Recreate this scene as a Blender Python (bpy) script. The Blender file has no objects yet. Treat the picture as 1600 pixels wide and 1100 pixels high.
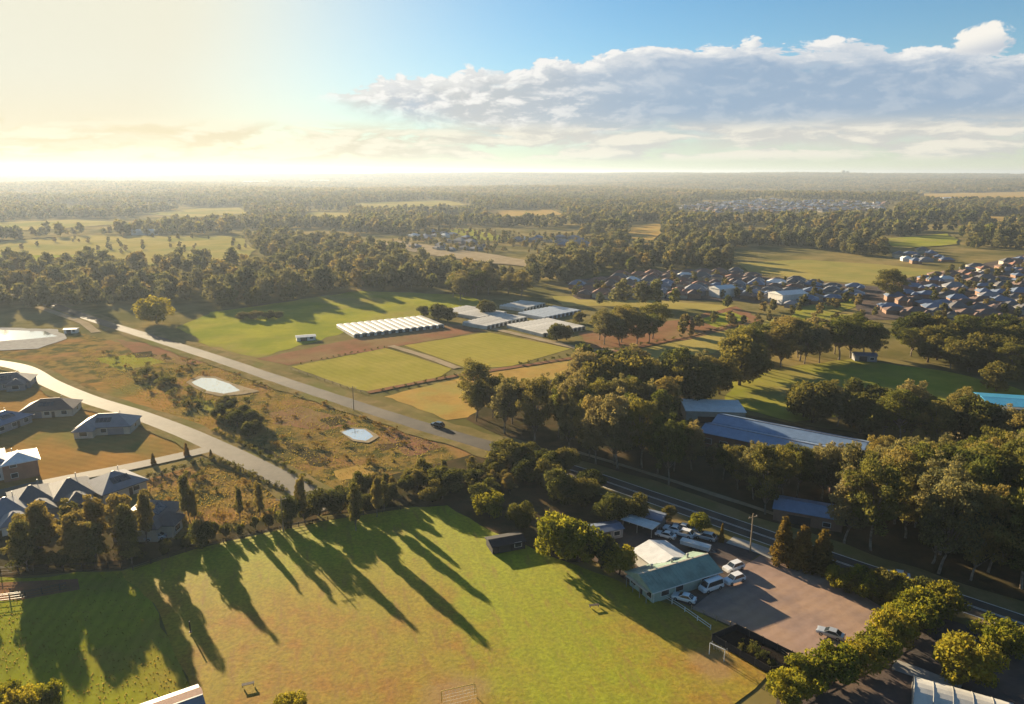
import bpy, bmesh, math, random
import numpy as np
from mathutils import Vector, Matrix, noise as mnoise
from mathutils.geometry import tessellate_polygon

random.seed(11)
rng = np.random.default_rng(11)
SC = bpy.context.scene
COL = SC.collection
R = math.radians

# ------------------------------------------------------------------ camera
CAM_H = 80.0
FPX = 1150.0
PITCH = math.atan(280 / FPX)
cp, sp = math.cos(PITCH), math.sin(PITCH)
cam_d = bpy.data.cameras.new('camera')
cam_d.sensor_fit = 'HORIZONTAL'
cam_d.sensor_width = 36.0
cam_d.lens = 36.0 * FPX / 1600
cam_d.clip_start = 0.5
cam_d.clip_end = 60000
cam = bpy.data.objects.new('camera', cam_d)
COL.objects.link(cam)
cam.location = (0, 0, CAM_H)
cam.rotation_euler = (R(90) - PITCH, 0, 0)
SC.camera = cam

# ------------------------------------------------------------------ sun, sky, exposure
SUN_AZ = -37.0      # degrees from +Y, negative = left
SUN_EL = 13.0
sd = Vector((math.sin(R(SUN_AZ)) * math.cos(R(SUN_EL)), math.cos(R(SUN_AZ)) * math.cos(R(SUN_EL)), math.sin(R(SUN_EL))))
sun_d = bpy.data.lights.new('sun', 'SUN')
sun_d.energy = 5.0
sun_d.angle = R(0.55)
sun_d.color = (1.0, 0.80, 0.52)
sun = bpy.data.objects.new('sun', sun_d)
COL.objects.link(sun)
sun.location = sd * 400
sun.rotation_euler = sd.to_track_quat('Z', 'Y').to_euler()

SC.view_settings.view_transform = 'Standard'
SC.view_settings.look = 'None'
SC.view_settings.exposure = 1.9
SC.view_settings.gamma = 1.0
SC.view_settings.use_curve_mapping = False
SC.cycles.use_denoising = True
SC.cycles.max_bounces = 6
SC.cycles.transmission_bounces = 4
SC.cycles.volume_bounces = 0
SC.cycles.use_adaptive_sampling = True

class NT:
    """tiny node builder"""
    def __init__(s, tree):
        s.t = tree; s.n = tree.nodes; s.l = tree.links
    def node(s, typ, **kw):
        nd = s.n.new(typ)
        for k, v in kw.items(): setattr(nd, k, v)
        return nd
    def set(s, sock, v):
        if isinstance(v, bpy.types.NodeSocket): s.l.new(v, sock)
        elif v is not None:
            try: sock.default_value = v
            except Exception: sock.default_value = (*v, 1.0)
    def m(s, op, a, b=None, c=None, clamp=False):
        nd = s.node('ShaderNodeMath', operation=op); nd.use_clamp = clamp
        s.set(nd.inputs[0], a)
        if b is not None: s.set(nd.inputs[1], b)
        if c is not None: s.set(nd.inputs[2], c)
        return nd.outputs[0]
    def ss(s, v, lo, hi, a=0.0, b=1.0, smooth=True):
        nd = s.node('ShaderNodeMapRange'); nd.interpolation_type = 'SMOOTHSTEP' if smooth else 'LINEAR'
        s.set(nd.inputs[0], v); s.set(nd.inputs[1], lo); s.set(nd.inputs[2], hi)
        s.set(nd.inputs[3], a); s.set(nd.inputs[4], b)
        return nd.outputs[0]
    def mix(s, f, a, b, typ='MIX'):
        nd = s.node('ShaderNodeMix', data_type='RGBA', blend_type=typ); nd.clamp_factor = True
        s.set(nd.inputs[0], f); s.set(nd.inputs[6], a); s.set(nd.inputs[7], b)
        return nd.outputs[2]
    def noise(s, vec, scale, detail=4, rough=0.55, dist=0.0):
        nd = s.node('ShaderNodeTexNoise'); 
        if vec is not None: s.l.new(vec, nd.inputs['Vector'])
        nd.inputs['Scale'].default_value = scale; nd.inputs['Detail'].default_value = detail
        nd.inputs['Roughness'].default_value = rough; nd.inputs['Distortion'].default_value = dist
        return nd.outputs['Fac']
    def xyz(s, x, y, z=0.0):
        nd = s.node('ShaderNodeCombineXYZ'); s.set(nd.inputs[0], x); s.set(nd.inputs[1], y); s.set(nd.inputs[2], z)
        return nd.outputs[0]
    def sep(s, v):
        nd = s.node('ShaderNodeSeparateXYZ'); s.l.new(v, nd.inputs[0]); return nd.outputs

world = bpy.data.worlds.new('World')
SC.world = world
world.use_nodes = True
wt = world.node_tree
wt.nodes.clear()
W = NT(wt)
SKY_STRENGTH = 0.05
def build_world():
    out = W.node('ShaderNodeOutputWorld')
    bg = W.node('ShaderNodeBackground')
    bg.inputs['Strength'].default_value = SKY_STRENGTH
    W.l.new(bg.outputs[0], out.inputs['Surface'])
    sky = W.node('ShaderNodeTexSky', sky_type='NISHITA')
    sky.sun_disc = False
    sky.sun_elevation = R(SUN_EL)
    sky.sun_rotation = R(SUN_AZ)
    sky.altitude = 80
    sky.air_density = 0.9
    sky.dust_density = 0.35
    sky.ozone_density = 3.0
    tc = W.node('ShaderNodeTexCoord')
    x, y, z = W.sep(tc.outputs['Generated'])
    az = W.m('MULTIPLY', W.m('ARCTAN2', x, y), 180 / math.pi)
    el = W.m('MULTIPLY', W.m('ARCSINE', z), 180 / math.pi)
    # angle to the sun for the milky aureole round it
    dt = W.m('ADD', W.m('ADD', W.m('MULTIPLY', x, sd.x), W.m('MULTIPLY', y, sd.y)), W.m('MULTIPLY', z, sd.z))
    ang = W.m('MULTIPLY', W.m('ARCCOSINE', W.m('MINIMUM', dt, 0.99999)), 180 / math.pi)
    aur = W.m('POWER', 2.71828, W.m('MULTIPLY', ang, -1 / 24.0))
    K = 1.0 / SKY_STRENGTH / (2 ** SC.view_settings.exposure)     # display value -> sky radiance
    def C(r, g, b):                                                # a displayed sRGB colour as radiance
        f = lambda v: (v / 12.92 if v <= .04045 else ((v + .055) / 1.055) ** 2.4) * K
        return (f(r), f(g), f(b), 1)
    base = W.mix(1.0, sky.outputs[0], (SKYMUL[0], SKYMUL[1], SKYMUL[2], 1), 'MULTIPLY')
    # thin milky air low over the horizon and round the sun
    low = W.m('POWER', 2.71828, W.m('MULTIPLY', W.m('MAXIMUM', el, 0.0), -1 / 4.2))
    col = W.mix(W.m('MULTIPLY', low, 0.85), base, C(.90, .90, .80))
    col = W.mix(W.ss(aur, .13, .58), col, W.mix(W.ss(el, 7.0, 0.5), C(.935, .925, .845), C(.955, .905, .765)))
    # --- cloud fields, in degrees of azimuth and elevation
    w1 = W.noise(W.xyz(W.m('MULTIPLY', az, .11), W.m('MULTIPLY', el, .30), 3.1), 1.0, 3)
    w2 = W.noise(W.xyz(W.m('MULTIPLY', az, .11), W.m('MULTIPLY', el, .30), 9.7), 1.0, 3)
    u = W.m('ADD', az, W.m('MULTIPLY', W.m('SUBTRACT', w1, .5), 5.0))
    v = W.m('ADD', el, W.m('MULTIPLY', W.m('SUBTRACT', w2, .5), 1.6))
    def fbm(du, dv, su, sv, zz, det=9, rg=.62):
        return W.noise(W.xyz(W.m('MULTIPLY', W.m('ADD', u, du), su), W.m('MULTIPLY', W.m('ADD', v, dv), sv), zz), 1.0, det, rg)
    # (a) the long bank: its top edge and its foot follow the azimuth
    def curve(pts):
        fc = W.node('ShaderNodeFloatCurve')
        W.l.new(W.m('DIVIDE', W.m('ADD', az, 180.0), 360.0), fc.inputs['Value'])
        c = fc.mapping.curves[0]
        c.points[0].location = ((pts[0][0] + 180) / 360, pts[0][1] / 12)
        c.points[1].location = ((pts[-1][0] + 180) / 360, pts[-1][1] / 12)
        for a, b in pts[1:-1]: c.points.new((a + 180) / 360, b / 12)
        fc.mapping.update()
        return W.m('MULTIPLY', fc.outputs[0], 12.0)
    top = curve([(-180, 4), (-16, 4.6), (-14, 5.3), (-9, 6.7), (-4, 7.2), (2, 7.9), (7, 8.3), (12, 8.9), (15, 8.7), (22, 8.4), (28, 7.8), (34, 7.4), (60, 7.0), (180, 6.0)])
    foot = curve([(-180, 4.6), (-16, 4.9), (-12, 4.2), (-6, 3.0), (0, 1.9), (8, 1.4), (20, 1.1), (34, 1.0), (180, 1.0)])
    nb = fbm(0, 0, .32, .74, 0.0)
    nbig = fbm(0, 0, .09, .22, 4.0, 4)
    d_top = W.m('SUBTRACT', W.m('ADD', top, W.m('MULTIPLY', W.m('SUBTRACT', nb, .5), 4.0)), el)
    d_foot = W.m('SUBTRACT', el, W.m('ADD', foot, W.m('MULTIPLY', W.m('SUBTRACT', nb, .5), 3.0)))
    d_left = W.m('MULTIPLY', W.m('ADD', az, W.m('ADD', 14.5, W.m('MULTIPLY', W.m('SUBTRACT', nb, .5), 9.0))), .6)
    a_top = W.ss(d_top, 0.0, .22)
    a_foot = W.ss(d_foot, -.5, 1.6)
    a_left = W.ss(d_left, -.2, .9)
    alpha = W.m('MULTIPLY', W.m('MULTIPLY', a_top, a_foot), a_left)
    holes = W.ss(fbm(3, 1, .10, .42, 7.0, 6), .60, .74)
    alpha = W.m('MULTIPLY', alpha, W.m('SUBTRACT', 1.0, W.m('MULTIPLY', holes, .45)))
    # light reaches the bank from the upper left: rims where the field thins that way
    nb2 = fbm(-.9, .45, .32, .74, 0.0)
    lit = W.ss(W.m('SUBTRACT', nb, nb2), -.05, .16)
    rim = W.m('SUBTRACT', 1.0, W.ss(d_top, .3, 1.5))
    leftlit = W.ss(az, -2.0, 12.0, 1.0, 0.0)
    body = W.mix(W.ss(az, -8, 14), C(.80, .80, .79), C(.61, .695, .79))
    body = W.mix(W.ss(nbig, .45, .8), body, C(.72, .77, .83))
    body = W.mix(W.ss(el, 4.6, 1.6), body, C(.84, .84, .80))
    bright = W.m('ADD', W.m('MULTIPLY', rim, W.m('ADD', .55, W.m('MULTIPLY', lit, .45))), W.m('MULTIPLY', lit, W.m('ADD', .18, W.m('MULTIPLY', leftlit, .8))), clamp=True)
    ccol = W.mix(bright, body, C(.975, .965, .945))
    col = W.mix(W.m('MULTIPLY', alpha, .95), col, ccol)
    # (b) a round cumulus head over the right end of the bank
    hd = W.m('SUBTRACT', 1.0, W.m('SQRT', W.m('ADD', W.m('POWER', W.m('DIVIDE', W.m('SUBTRACT', az, 30.8), 1.7), 2.0), W.m('POWER', W.m('DIVIDE', W.m('SUBTRACT', el, 7.9), 1.15), 2.0))))
    hf = W.m('ADD', hd, W.m('MULTIPLY', W.m('SUBTRACT', fbm(0, 0, 1.1, 1.4, 2.0), .5), 1.3))
    ha = W.ss(hf, .0, .22)
    hl = W.ss(W.m('ADD', W.m('MULTIPLY', W.m('SUBTRACT', az, 30.8), -.25), W.m('SUBTRACT', el, 7.9)), -.9, .5)
    col = W.mix(W.m('MULTIPLY', ha, W.ss(el, 6.9, 7.5)), col, W.mix(hl, C(.74, .78, .83), C(.98, .965, .93)))
    # (c) small cream puffs low over the horizon
    n3 = fbm(20, 0, .17, .8, 12.0, 8, .6)
    n3b = fbm(18.8, .45, .17, .8, 12.0, 8, .6)
    win = W.m('MULTIPLY', W.ss(el, .6, 1.3), W.ss(el, 3.9, 2.7))
    pa = W.m('MULTIPLY', W.ss(n3, .40, .50), win)
    pl = W.ss(W.m('SUBTRACT', n3, n3b), -.06, .10)
    warm = W.ss(az, -30, 10)
    pc = W.mix(pl, W.mix(warm, C(.93, .87, .71), C(.82, .82, .80)), W.mix(warm, C(.985, .95, .83), C(.95, .93, .87)))
    col = W.mix(W.m('MULTIPLY', pa, .9), col, pc)
    W.l.new(col, bg.inputs['Color'])
SKYMUL = (0.52, 0.74, 0.78)
build_world()

# ------------------------------------------------------------------ pixel -> place helpers (photo is 1600 x 1100)
def smooth01(t):
    t = np.clip(t, 0, 1); return t * t * (3 - 2 * t)
def H(x, y):
    """terrain height: flat near, gentle swells far off, a low ridge on the horizon"""
    x = np.asarray(x, float); y = np.asarray(y, float)
    D = np.hypot(x, y)
    sw = (np.sin(x / 610 + 1.3) * np.cos(y / 740 + .4) + .6 * np.sin((x + y) / 330 + 2.0)) * 6.0
    ridge = 62 + 7 * np.sin(x / 1500 + .6) + 5 * np.sin(x / 620 + y / 2500) + 3 * np.sin(x / 240 + 1)
    mid = 16 * np.sin(x / 900 + y / 1300 + 1.0) + 8 * np.sin(x / 420 - y / 700)
    return smooth01((D - 800) / 900) * sw + smooth01((D - 2600) / 1500) * mid * smooth01((8200 - D) / 2500) + smooth01((D - 5200) / 3800) * ridge
def G(x, y, z=None):
    """pixel of the photograph -> point on the ground (or at height z)"""
    a = (x - 800) / FPX; b = (550 - y) / FPX
    dx, dy, dz = a, cp + b * sp, b * cp - sp
    dz = min(dz, -.004)
    zz = 0.0 if z is None else z
    t = (zz - CAM_H) / dz
    if z is None and t > 600:
        t = 600.0
        while t < 20000 and CAM_H + dz * t > float(H(dx * t, dy * t)): t += 12
    return Vector((dx * t, dy * t, (float(H(dx * t, dy * t)) if z is None else z)))
def P(x, y, z):
    """place -> pixel, arrays allowed"""
    zc = z - CAM_H
    f = y * cp - zc * sp
    f = np.where(f < 1, 1, f)
    return 800 + FPX * x / f, 550 - FPX * (y * sp + zc * cp) / f
def inpoly(px, py, poly):
    px = np.asarray(px); py = np.asarray(py)
    r = np.zeros(px.shape, bool)
    n = len(poly)
    for i in range(n):
        x1, y1 = poly[i]; x2, y2 = poly[(i + 1) % n]
        if y1 == y2: continue
        c = (y1 > py) != (y2 > py)
        r ^= c & (px < (x2 - x1) * (py - y1) / (y2 - y1) + x1)
    return r

# ------------------------------------------------------------------ object helpers
def tag(o, label=None, cat=None, group=None, kind=None):
    if label: o['label'] = label
    if cat: o['category'] = cat
    if group: o['group'] = group
    if kind: o['kind'] = kind
    return o
def link(name, me, parent=None, mat=None):
    o = bpy.data.objects.new(name, me)
    COL.objects.link(o)
    if mat is not None and me is not None and not me.materials: me.materials.append(mat)
    if parent is not None: o.parent = parent
    return o
def empty(name, loc, rz=0.0):
    o = bpy.data.objects.new(name, None)
    o.empty_display_size = .3
    COL.objects.link(o)
    o.location = loc; o.rotation_euler = (0, 0, rz)
    return o
def mesh(name, vs, fs, mat=None, smooth=False):
    me = bpy.data.meshes.new(name)
    me.from_pydata([tuple(v) for v in vs], [], fs)
    if smooth:
        me.polygons.foreach_set('use_smooth', [True] * len(me.polygons))
    if mat: me.materials.append(mat)
    me.update()
    return me
class MB:
    """collects simple shapes into one mesh"""
    def __init__(s): s.v = []; s.f = []
    def add(s, vs, fs):
        o = len(s.v); s.v += [tuple(v) for v in vs]; s.f += [tuple(i + o for i in f) for f in fs]; return s
    def box(s, x0, x1, y0, y1, z0, z1):
        return s.add([(x0, y0, z0), (x1, y0, z0), (x1, y1, z0), (x0, y1, z0), (x0, y0, z1), (x1, y0, z1), (x1, y1, z1), (x0, y1, z1)],
                     [(0, 3, 2, 1), (4, 5, 6, 7), (0, 1, 5, 4), (1, 2, 6, 5), (2, 3, 7, 6), (3, 0, 4, 7)])
    def tube(s, pts, rads, n=6, cap=True):
        pts = [Vector(p) for p in pts]
        rings = []
        for i, p in enumerate(pts):
            d = (pts[min(i + 1, len(pts) - 1)] - pts[max(i - 1, 0)]).normalized()
            a = d.orthogonal().normalized() if abs(d.z) < .9 else Vector((1, 0, 0))
            a = (a - d * a.dot(d)).normalized(); b = d.cross(a)
            rings.append([p + (a * math.cos(2 * math.pi * k / n) + b * math.sin(2 * math.pi * k / n)) * rads[i] for k in range(n)])
        vs = [v for r in rings for v in r]; fs = []
        for i in range(len(pts) - 1):
            for k in range(n):
                fs.append((i * n + k, i * n + (k + 1) % n, (i + 1) * n + (k + 1) % n, (i + 1) * n + k))
        if cap:
            fs.append(tuple(range(n))[::-1]); fs.append(tuple((len(pts) - 1) * n + k for k in range(n)))
        return s.add(vs, fs)
    def build(s, name, mat=None, parent=None, smooth=False):
        return link(name, mesh(name, s.v, s.f, mat, smooth), parent)
    def me(s, name, mat=None, smooth=False): return mesh(name, s.v, s.f, mat, smooth)

# ------------------------------------------------------------------ materials
MATS = {}
def pmat(name, c1, c2=None, scale=1.0, rough=.85, c3=None, scale2=None, bump=0.0, spec=.0, metal=0.0, world=True, thr=(.35, .65), detail=5, coat=0.0, rows=None):
    """two- or three-colour noise material"""
    m = bpy.data.materials.new(name); m.use_nodes = True
    t = NT(m.node_tree); bs = m.node_tree.nodes['Principled BSDF']
    bs.inputs['Roughness'].default_value = rough
    bs.inputs['Specular IOR Level'].default_value = spec
    bs.inputs['Metallic'].default_value = metal
    bs.inputs['Coat Weight'].default_value = coat
    if world: vec = t.node('ShaderNodeNewGeometry').outputs['Position']
    else: vec = t.node('ShaderNodeTexCoord').outputs['Object']
    if c2 is None: c2 = tuple(v * .8 for v in c1)
    n1 = t.noise(vec, scale, detail, .6)
    col = t.mix(t.ss(n1, thr[0], thr[1]), (*c1, 1), (*c2, 1))
    if c3 is not None:
        n2 = t.noise(vec, scale2 or scale * .23, 5, .6)
        col = t.mix(t.ss(n2, .45, .68), col, (*c3, 1))
    if rows:                                  # mowing or drill lines, or painted shadow stripes: direction (radians), spacing, strength
        rx, ry, rz_ = t.sep(vec)
        ph = t.m('ADD', t.m('MULTIPLY', rx, math.cos(rows[0]) * 6.283 / rows[1]), t.m('MULTIPLY', ry, math.sin(rows[0]) * 6.283 / rows[1]))
        ph = t.m('ADD', ph, t.m('MULTIPLY', t.noise(vec, .06, 3), 9.0))
        wv = t.ss(t.m('SINE', ph), -.8, .8)
        col = t.mix(t.m('MULTIPLY', wv, rows[2]), col, t.mix(.5, col, (.30, .22, .10, 1), 'MULTIPLY'))
    fine = t.noise(vec, scale * 7, 3, .6)
    col = t.mix(.35, col, t.mix(fine, (.35, .35, .35, 1), (1.15, 1.15, 1.15, 1)), 'MULTIPLY')
    t.l.new(col, bs.inputs['Base Color'])
    if bump:
        b = t.node('ShaderNodeBump'); b.inputs['Strength'].default_value = bump; b.inputs['Distance'].default_value = .15
        t.l.new(fine, b.inputs['Height']); t.l.new(b.outputs[0], bs.inputs['Normal'])
    MATS[name] = m
    return m
def leafmat(name, dark, light, gold, transl=.5):
    m = bpy.data.materials.new(name); m.use_nodes = True
    m.node_tree.nodes.clear(); t = NT(m.node_tree)
    out = t.node('ShaderNodeOutputMaterial')
    at = t.node('ShaderNodeAttribute', attribute_name='tone')
    oi = t.node('ShaderNodeObjectInfo')
    col = t.mix(t.ss(at.outputs['Fac'], .1, .9), (*dark, 1), (*light, 1))
    g = t.m('MULTIPLY', t.ss(oi.outputs['Random'], .25, 1.0), .6)
    g = t.m('ADD', g, t.m('MULTIPLY', t.ss(at.outputs['Fac'], .75, 1.0), .3), clamp=True)
    col = t.mix(g, col, (*gold, 1))
    df = t.node('ShaderNodeBsdfDiffuse'); tr = t.node('ShaderNodeBsdfTranslucent')
    t.l.new(col, df.inputs[0])
    t.l.new(t.mix(.7, col, (1.25, 1.0, .42, 1), 'MULTIPLY'), tr.inputs[0])
    mx = t.node('ShaderNodeMixShader'); mx.inputs[0].default_value = transl
    t.l.new(df.outputs[0], mx.inputs[1]); t.l.new(tr.outputs[0], mx.inputs[2])
    t.l.new(mx.outputs[0], out.inputs['Surface'])
    MATS[name] = m
    return m
def watermat():
    m = bpy.data.materials.new('pond_water'); m.use_nodes = True
    t = NT(m.node_tree); bs = m.node_tree.nodes['Principled BSDF']
    bs.inputs['Base Color'].default_value = (.72, .76, .78, 1); bs.inputs['Metallic'].default_value = .85; bs.inputs['Roughness'].default_value = .05
    bs.inputs['Specular IOR Level'].default_value = .8
    b = t.node('ShaderNodeBump'); b.inputs['Strength'].default_value = .05; b.inputs['Distance'].default_value = .05
    t.l.new(t.noise(t.node('ShaderNodeNewGeometry').outputs['Position'], 1.2, 3), b.inputs['Height'])
    t.l.new(b.outputs[0], bs.inputs['Normal'])
    MATS['water'] = m

pmat('ground', (.20, .165, .065), (.11, .105, .035), .03, c3=(.28, .21, .08), scale2=.011, bump=.5, thr=(.4, .6))
pmat('scrub_ground', (.25, .17, .05), (.085, .085, .028), .16, c3=(.30, .165, .065), scale2=.045, bump=.6, thr=(.42, .58))
pmat('dry_lot', (.36, .20, .06), (.27, .165, .05), .10, c3=(.17, .16, .05), scale2=.03, bump=.4, rows=(1.2, 2.6, .25))
pmat('green_paddock', (.31, .30, .04), (.21, .23, .028), .035, c3=(.27, .22, .07), scale2=.012, bump=.3)
pmat('tall_grass', (.27, .28, .03), (.19, .21, .024), .06, c3=(.30, .24, .05), scale2=.03, bump=.4, rows=(.15, 2.4, .28))  # rows paint the trunk-shadow stripes into the grass colour
pmat('mown_paddock', (.34, .29, .065), (.27, .25, .045), .03, c3=(.38, .30, .075), scale2=.015, bump=.2, rows=(.75, 3.2, .16))
pmat('golden_field', (.36, .29, .09), (.30, .25, .07), .02, c3=(.22, .22, .06), scale2=.008)
pmat('orange_field', (.42, .27, .08), (.34, .22, .065), .09, c3=(.33, .27, .08), scale2=.05, bump=.4)
pmat('red_earth', (.26, .13, .075), (.20, .12, .06), .12, c3=(.24, .17, .08), bump=.3)
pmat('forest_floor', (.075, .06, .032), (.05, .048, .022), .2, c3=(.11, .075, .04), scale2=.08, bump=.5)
pmat('asphalt', (.085, .074, .060), (.062, .055, .047), .18, rough=.85, c3=(.12, .10, .075), scale2=.04, spec=.15)
pmat('side_asphalt', (.135, .118, .092), (.105, .092, .074), .12, rough=.75, c3=(.15, .13, .10), scale2=.05, spec=.08)
pmat('verge', (.25, .185, .085), (.16, .135, .05), .12, c3=(.16, .155, .05), scale2=.05, bump=.3)
pmat('concrete', (.42, .40, .36), (.34, .32, .29), .4, rough=.8)
pmat('gravel_yard', (.36, .25, .20), (.27, .195, .165), .10, c3=(.40, .27, .19), scale2=.06, bump=.25, rows=(2.2, 2.3, .18))
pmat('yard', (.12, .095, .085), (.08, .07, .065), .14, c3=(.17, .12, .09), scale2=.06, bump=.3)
pmat('track', (.36, .29, .19), (.29, .23, .14), .12)
pmat('paint_white', (.75, .74, .70), (.6, .59, .55), .6, rough=.6)
pmat('mulch', (.028, .022, .018), (.018, .015, .013), .5, bump=.8)
watermat()
pmat('bark', (.30, .25, .20), (.16, .125, .095), 1.2, world=False, rough=.9)
pmat('dark_bark', (.10, .075, .055), (.055, .042, .032), 1.2, world=False, rough=.9)
leafmat('leaf_gum', (.06, .07, .024), (.20, .195, .062), (.27, .215, .08))
leafmat('leaf_gum_grey', (.07, .08, .04), (.21, .205, .095), (.27, .235, .12), .5)
leafmat('leaf_gum_green', (.05, .07, .02), (.165, .185, .05), (.23, .21, .06), .5)
leafmat('leaf_far_grey', (.05, .065, .038), (.15, .17, .09), (.19, .185, .11), .5)
leafmat('leaf_far_green', (.035, .055, .018), (.12, .145, .045), (.17, .16, .06), .5)
leafmat('leaf_dark', (.040, .055, .018), (.11, .125, .036), (.17, .15, .045))
leafmat('leaf_bright', (.09, .115, .016), (.24, .25, .028), (.30, .26, .035))
leafmat('leaf_gold', (.10, .08, .022), (.20, .15, .038), (.27, .165, .055))
leafmat('leaf_far', (.045, .060, .026), (.17, .175, .07), (.25, .20, .09), .5)
leafmat('leaf_grass', (.13, .12, .035), (.20, .175, .05), (.22, .165, .055), .55)
def plain(name, c, rough=.6, spec=.4, metal=0.0, coat=0.0, var=.85, scale=.6, bump=0.0):
    return pmat(name, c, tuple(v * var for v in c), scale, rough=rough, spec=spec, metal=metal, world=False, coat=coat, bump=bump)
plain('roof_slate', (.12, .115, .115), .6, bump=.3, scale=1.5)
plain('roof_brown', (.16, .10, .08), .7, bump=.3, scale=1.5)
plain('roof_terracotta', (.26, .12, .075), .75, bump=.3, scale=1.5)
plain('roof_grey', (.22, .22, .235), .5)
plain('roof_cream', (.50, .45, .36), .6)
plain('roof_bluegrey', (.15, .19, .27), .5)
plain('roof_white', (.72, .72, .70), .5)
plain('roof_teal', (.27, .37, .30), .55, var=.7, scale=.35)
plain('roof_steelblue', (.20, .29, .43), .40)
plain('wall_cream', (.48, .42, .33), .85)
plain('wall_white', (.68, .66, .62), .85)
plain('wall_brick', (.26, .15, .10), .9)
plain('wall_pale_green', (.36, .44, .37), .85)
plain('wall_grey', (.24, .24, .25), .85)
plain('trim_white', (.72, .72, .70), .6)
plain('trim_dark', (.03, .032, .035), .5)
plain('wood_dark', (.05, .035, .025), .8)
plain('wood_pale', (.32, .24, .15), .85)
plain('pool_blue', (.05, .28, .48), .4)
plain('poly_film', (.58, .56, .51), .55, var=.62, scale=.12)
plain('poly_grey', (.42, .46, .50), .4)
plain('paint_car_white', (.78, .78, .78), .25, .5, coat=.6, var=.97)
plain('paint_car_silver', (.45, .47, .49), .28, .5, metal=.3, coat=.6, var=.97)
plain('paint_car_blue', (.04, .14, .36), .28, .5, coat=.6, var=.95)
plain('paint_car_dark', (.02, .022, .025), .25, .5, coat=.6, var=.9)
plain('tyre', (.018, .018, .018), .9)
plain('rim_metal', (.4, .4, .4), .35, metal=.7)
plain('lamp_white', (.8, .8, .78), .2)
plain('lamp_red', (.35, .02, .015), .3)
plain('shade_net', (.022, .022, .025), .9)
plain('metal_post', (.35, .35, .34), .5, metal=.4)
plain('sunlit_frame', (.70, .48, .10), .6)  # white goal frame with the sun's yellow put into its colour
gm = bpy.data.materials.new('glass'); gm.use_nodes = True
_b = gm.node_tree.nodes['Principled BSDF']
_b.inputs['Base Color'].default_value = (.02, .028, .035, 1); _b.inputs['Roughness'].default_value = .08; _b.inputs['Specular IOR Level'].default_value = .7
MATS['glass'] = gm
M_ = MATS

# the playing field: fresh green down the middle, worn ochre to the sides, faint mowing
def field_material():
    m = bpy.data.materials.new('playing_field'); m.use_nodes = True
    t = NT(m.node_tree); bs = m.node_tree.nodes['Principled BSDF']
    bs.inputs['Roughness'].default_value = .9; bs.inputs['Specular IOR Level'].default_value = .2
    pos = t.node('ShaderNodeNewGeometry').outputs['Position']
    x, y, z = t.sep(pos)
    a, b = G(770, 830), G(905, 1075)
    d = (b - a).normalized(); n = Vector((-d.y, d.x, 0))
    off = t.m('ADD', t.m('MULTIPLY', t.m('SUBTRACT', x, a.x), n.x), t.m('MULTIPLY', t.m('SUBTRACT', y, a.y), n.y))
    alo = t.m('ADD', t.m('MULTIPLY', t.m('SUBTRACT', x, a.x), d.x), t.m('MULTIPLY', t.m('SUBTRACT', y, a.y), d.y))
    nb = t.noise(pos, .045, 5, .6); nm = t.noise(pos, .19, 5, .65); nf = t.noise(pos, 1.3, 4, .7)
    w = t.m('ADD', t.m('MULTIPLY', t.m('SUBTRACT', nb, .5), 34), t.m('MULTIPLY', t.m('SUBTRACT', nm, .5), 22))
    green = t.ss(t.m('ADD', t.m('ABSOLUTE', off), w), 4, 21, 1.0, 0.0)
    col = t.mix(t.ss(nm, .38, .64), (.29, .20, .020, 1), (.29, .15, .022, 1))
    col = t.mix(t.ss(nb, .42, .62), col, (.27, .215, .018, 1))
    col = t.mix(t.m('MULTIPLY', green, .9), col, t.mix(nm, (.20, .255, .006, 1), (.29, .275, .010, 1)))
    far = t.ss(y, 118, 150)
    col = t.mix(t.m('MULTIPLY', far, t.ss(nm, .3, .6, .3, .85)), col, (.27, .285, .012, 1))
    col = t.mix(.5, col, t.mix(t.ss(nf, .3, .7), (.45, .45, .45, 1), (1.3, 1.3, 1.3, 1)), 'MULTIPLY')
    # faint mowing lines, long dry streaks, worn ground in front of both goals
    lane = t.m('SINE', t.m('ADD', t.m('MULTIPLY', off, 6.283 / 4.6), t.m('MULTIPLY', nb, 4.0)))
    col = t.mix(t.m('MULTIPLY', t.ss(lane, -.6, .6), .16), col, (.17, .15, .015, 1))
    sv = t.xyz(t.m('MULTIPLY', off, .55), t.m('MULTIPLY', alo, .10), 0.0)
    col = t.mix(t.m('MULTIPLY', t.ss(t.noise(sv, 1.0, 5, .65), .52, .72), .55), col, (.22, .115, .035, 1))
    for gp, rr in ((G(1112, 1038), 5.5), (G(712, 1084), 6.5)):
        dd = t.m('SQRT', t.m('ADD', t.m('POWER', t.m('SUBTRACT', x, gp.x), 2.0), t.m('POWER', t.m('SUBTRACT', y, gp.y), 2.0)))
        col = t.mix(t.m('MULTIPLY', t.ss(t.m('ADD', dd, t.m('MULTIPLY', t.m('SUBTRACT', nm, .5), 8)), rr * .3, rr, 1.0, 0.0), .7), col, (.27, .16, .07, 1))
    t.l.new(col, bs.inputs['Base Color'])
    bp = t.node('ShaderNodeBump'); bp.inputs['Strength'].default_value = .35; bp.inputs['Distance'].default_value = .2
    t.l.new(nf, bp.inputs['Height']); t.l.new(bp.outputs[0], bs.inputs['Normal'])
    MATS['playing_field'] = m
field_material()

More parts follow.
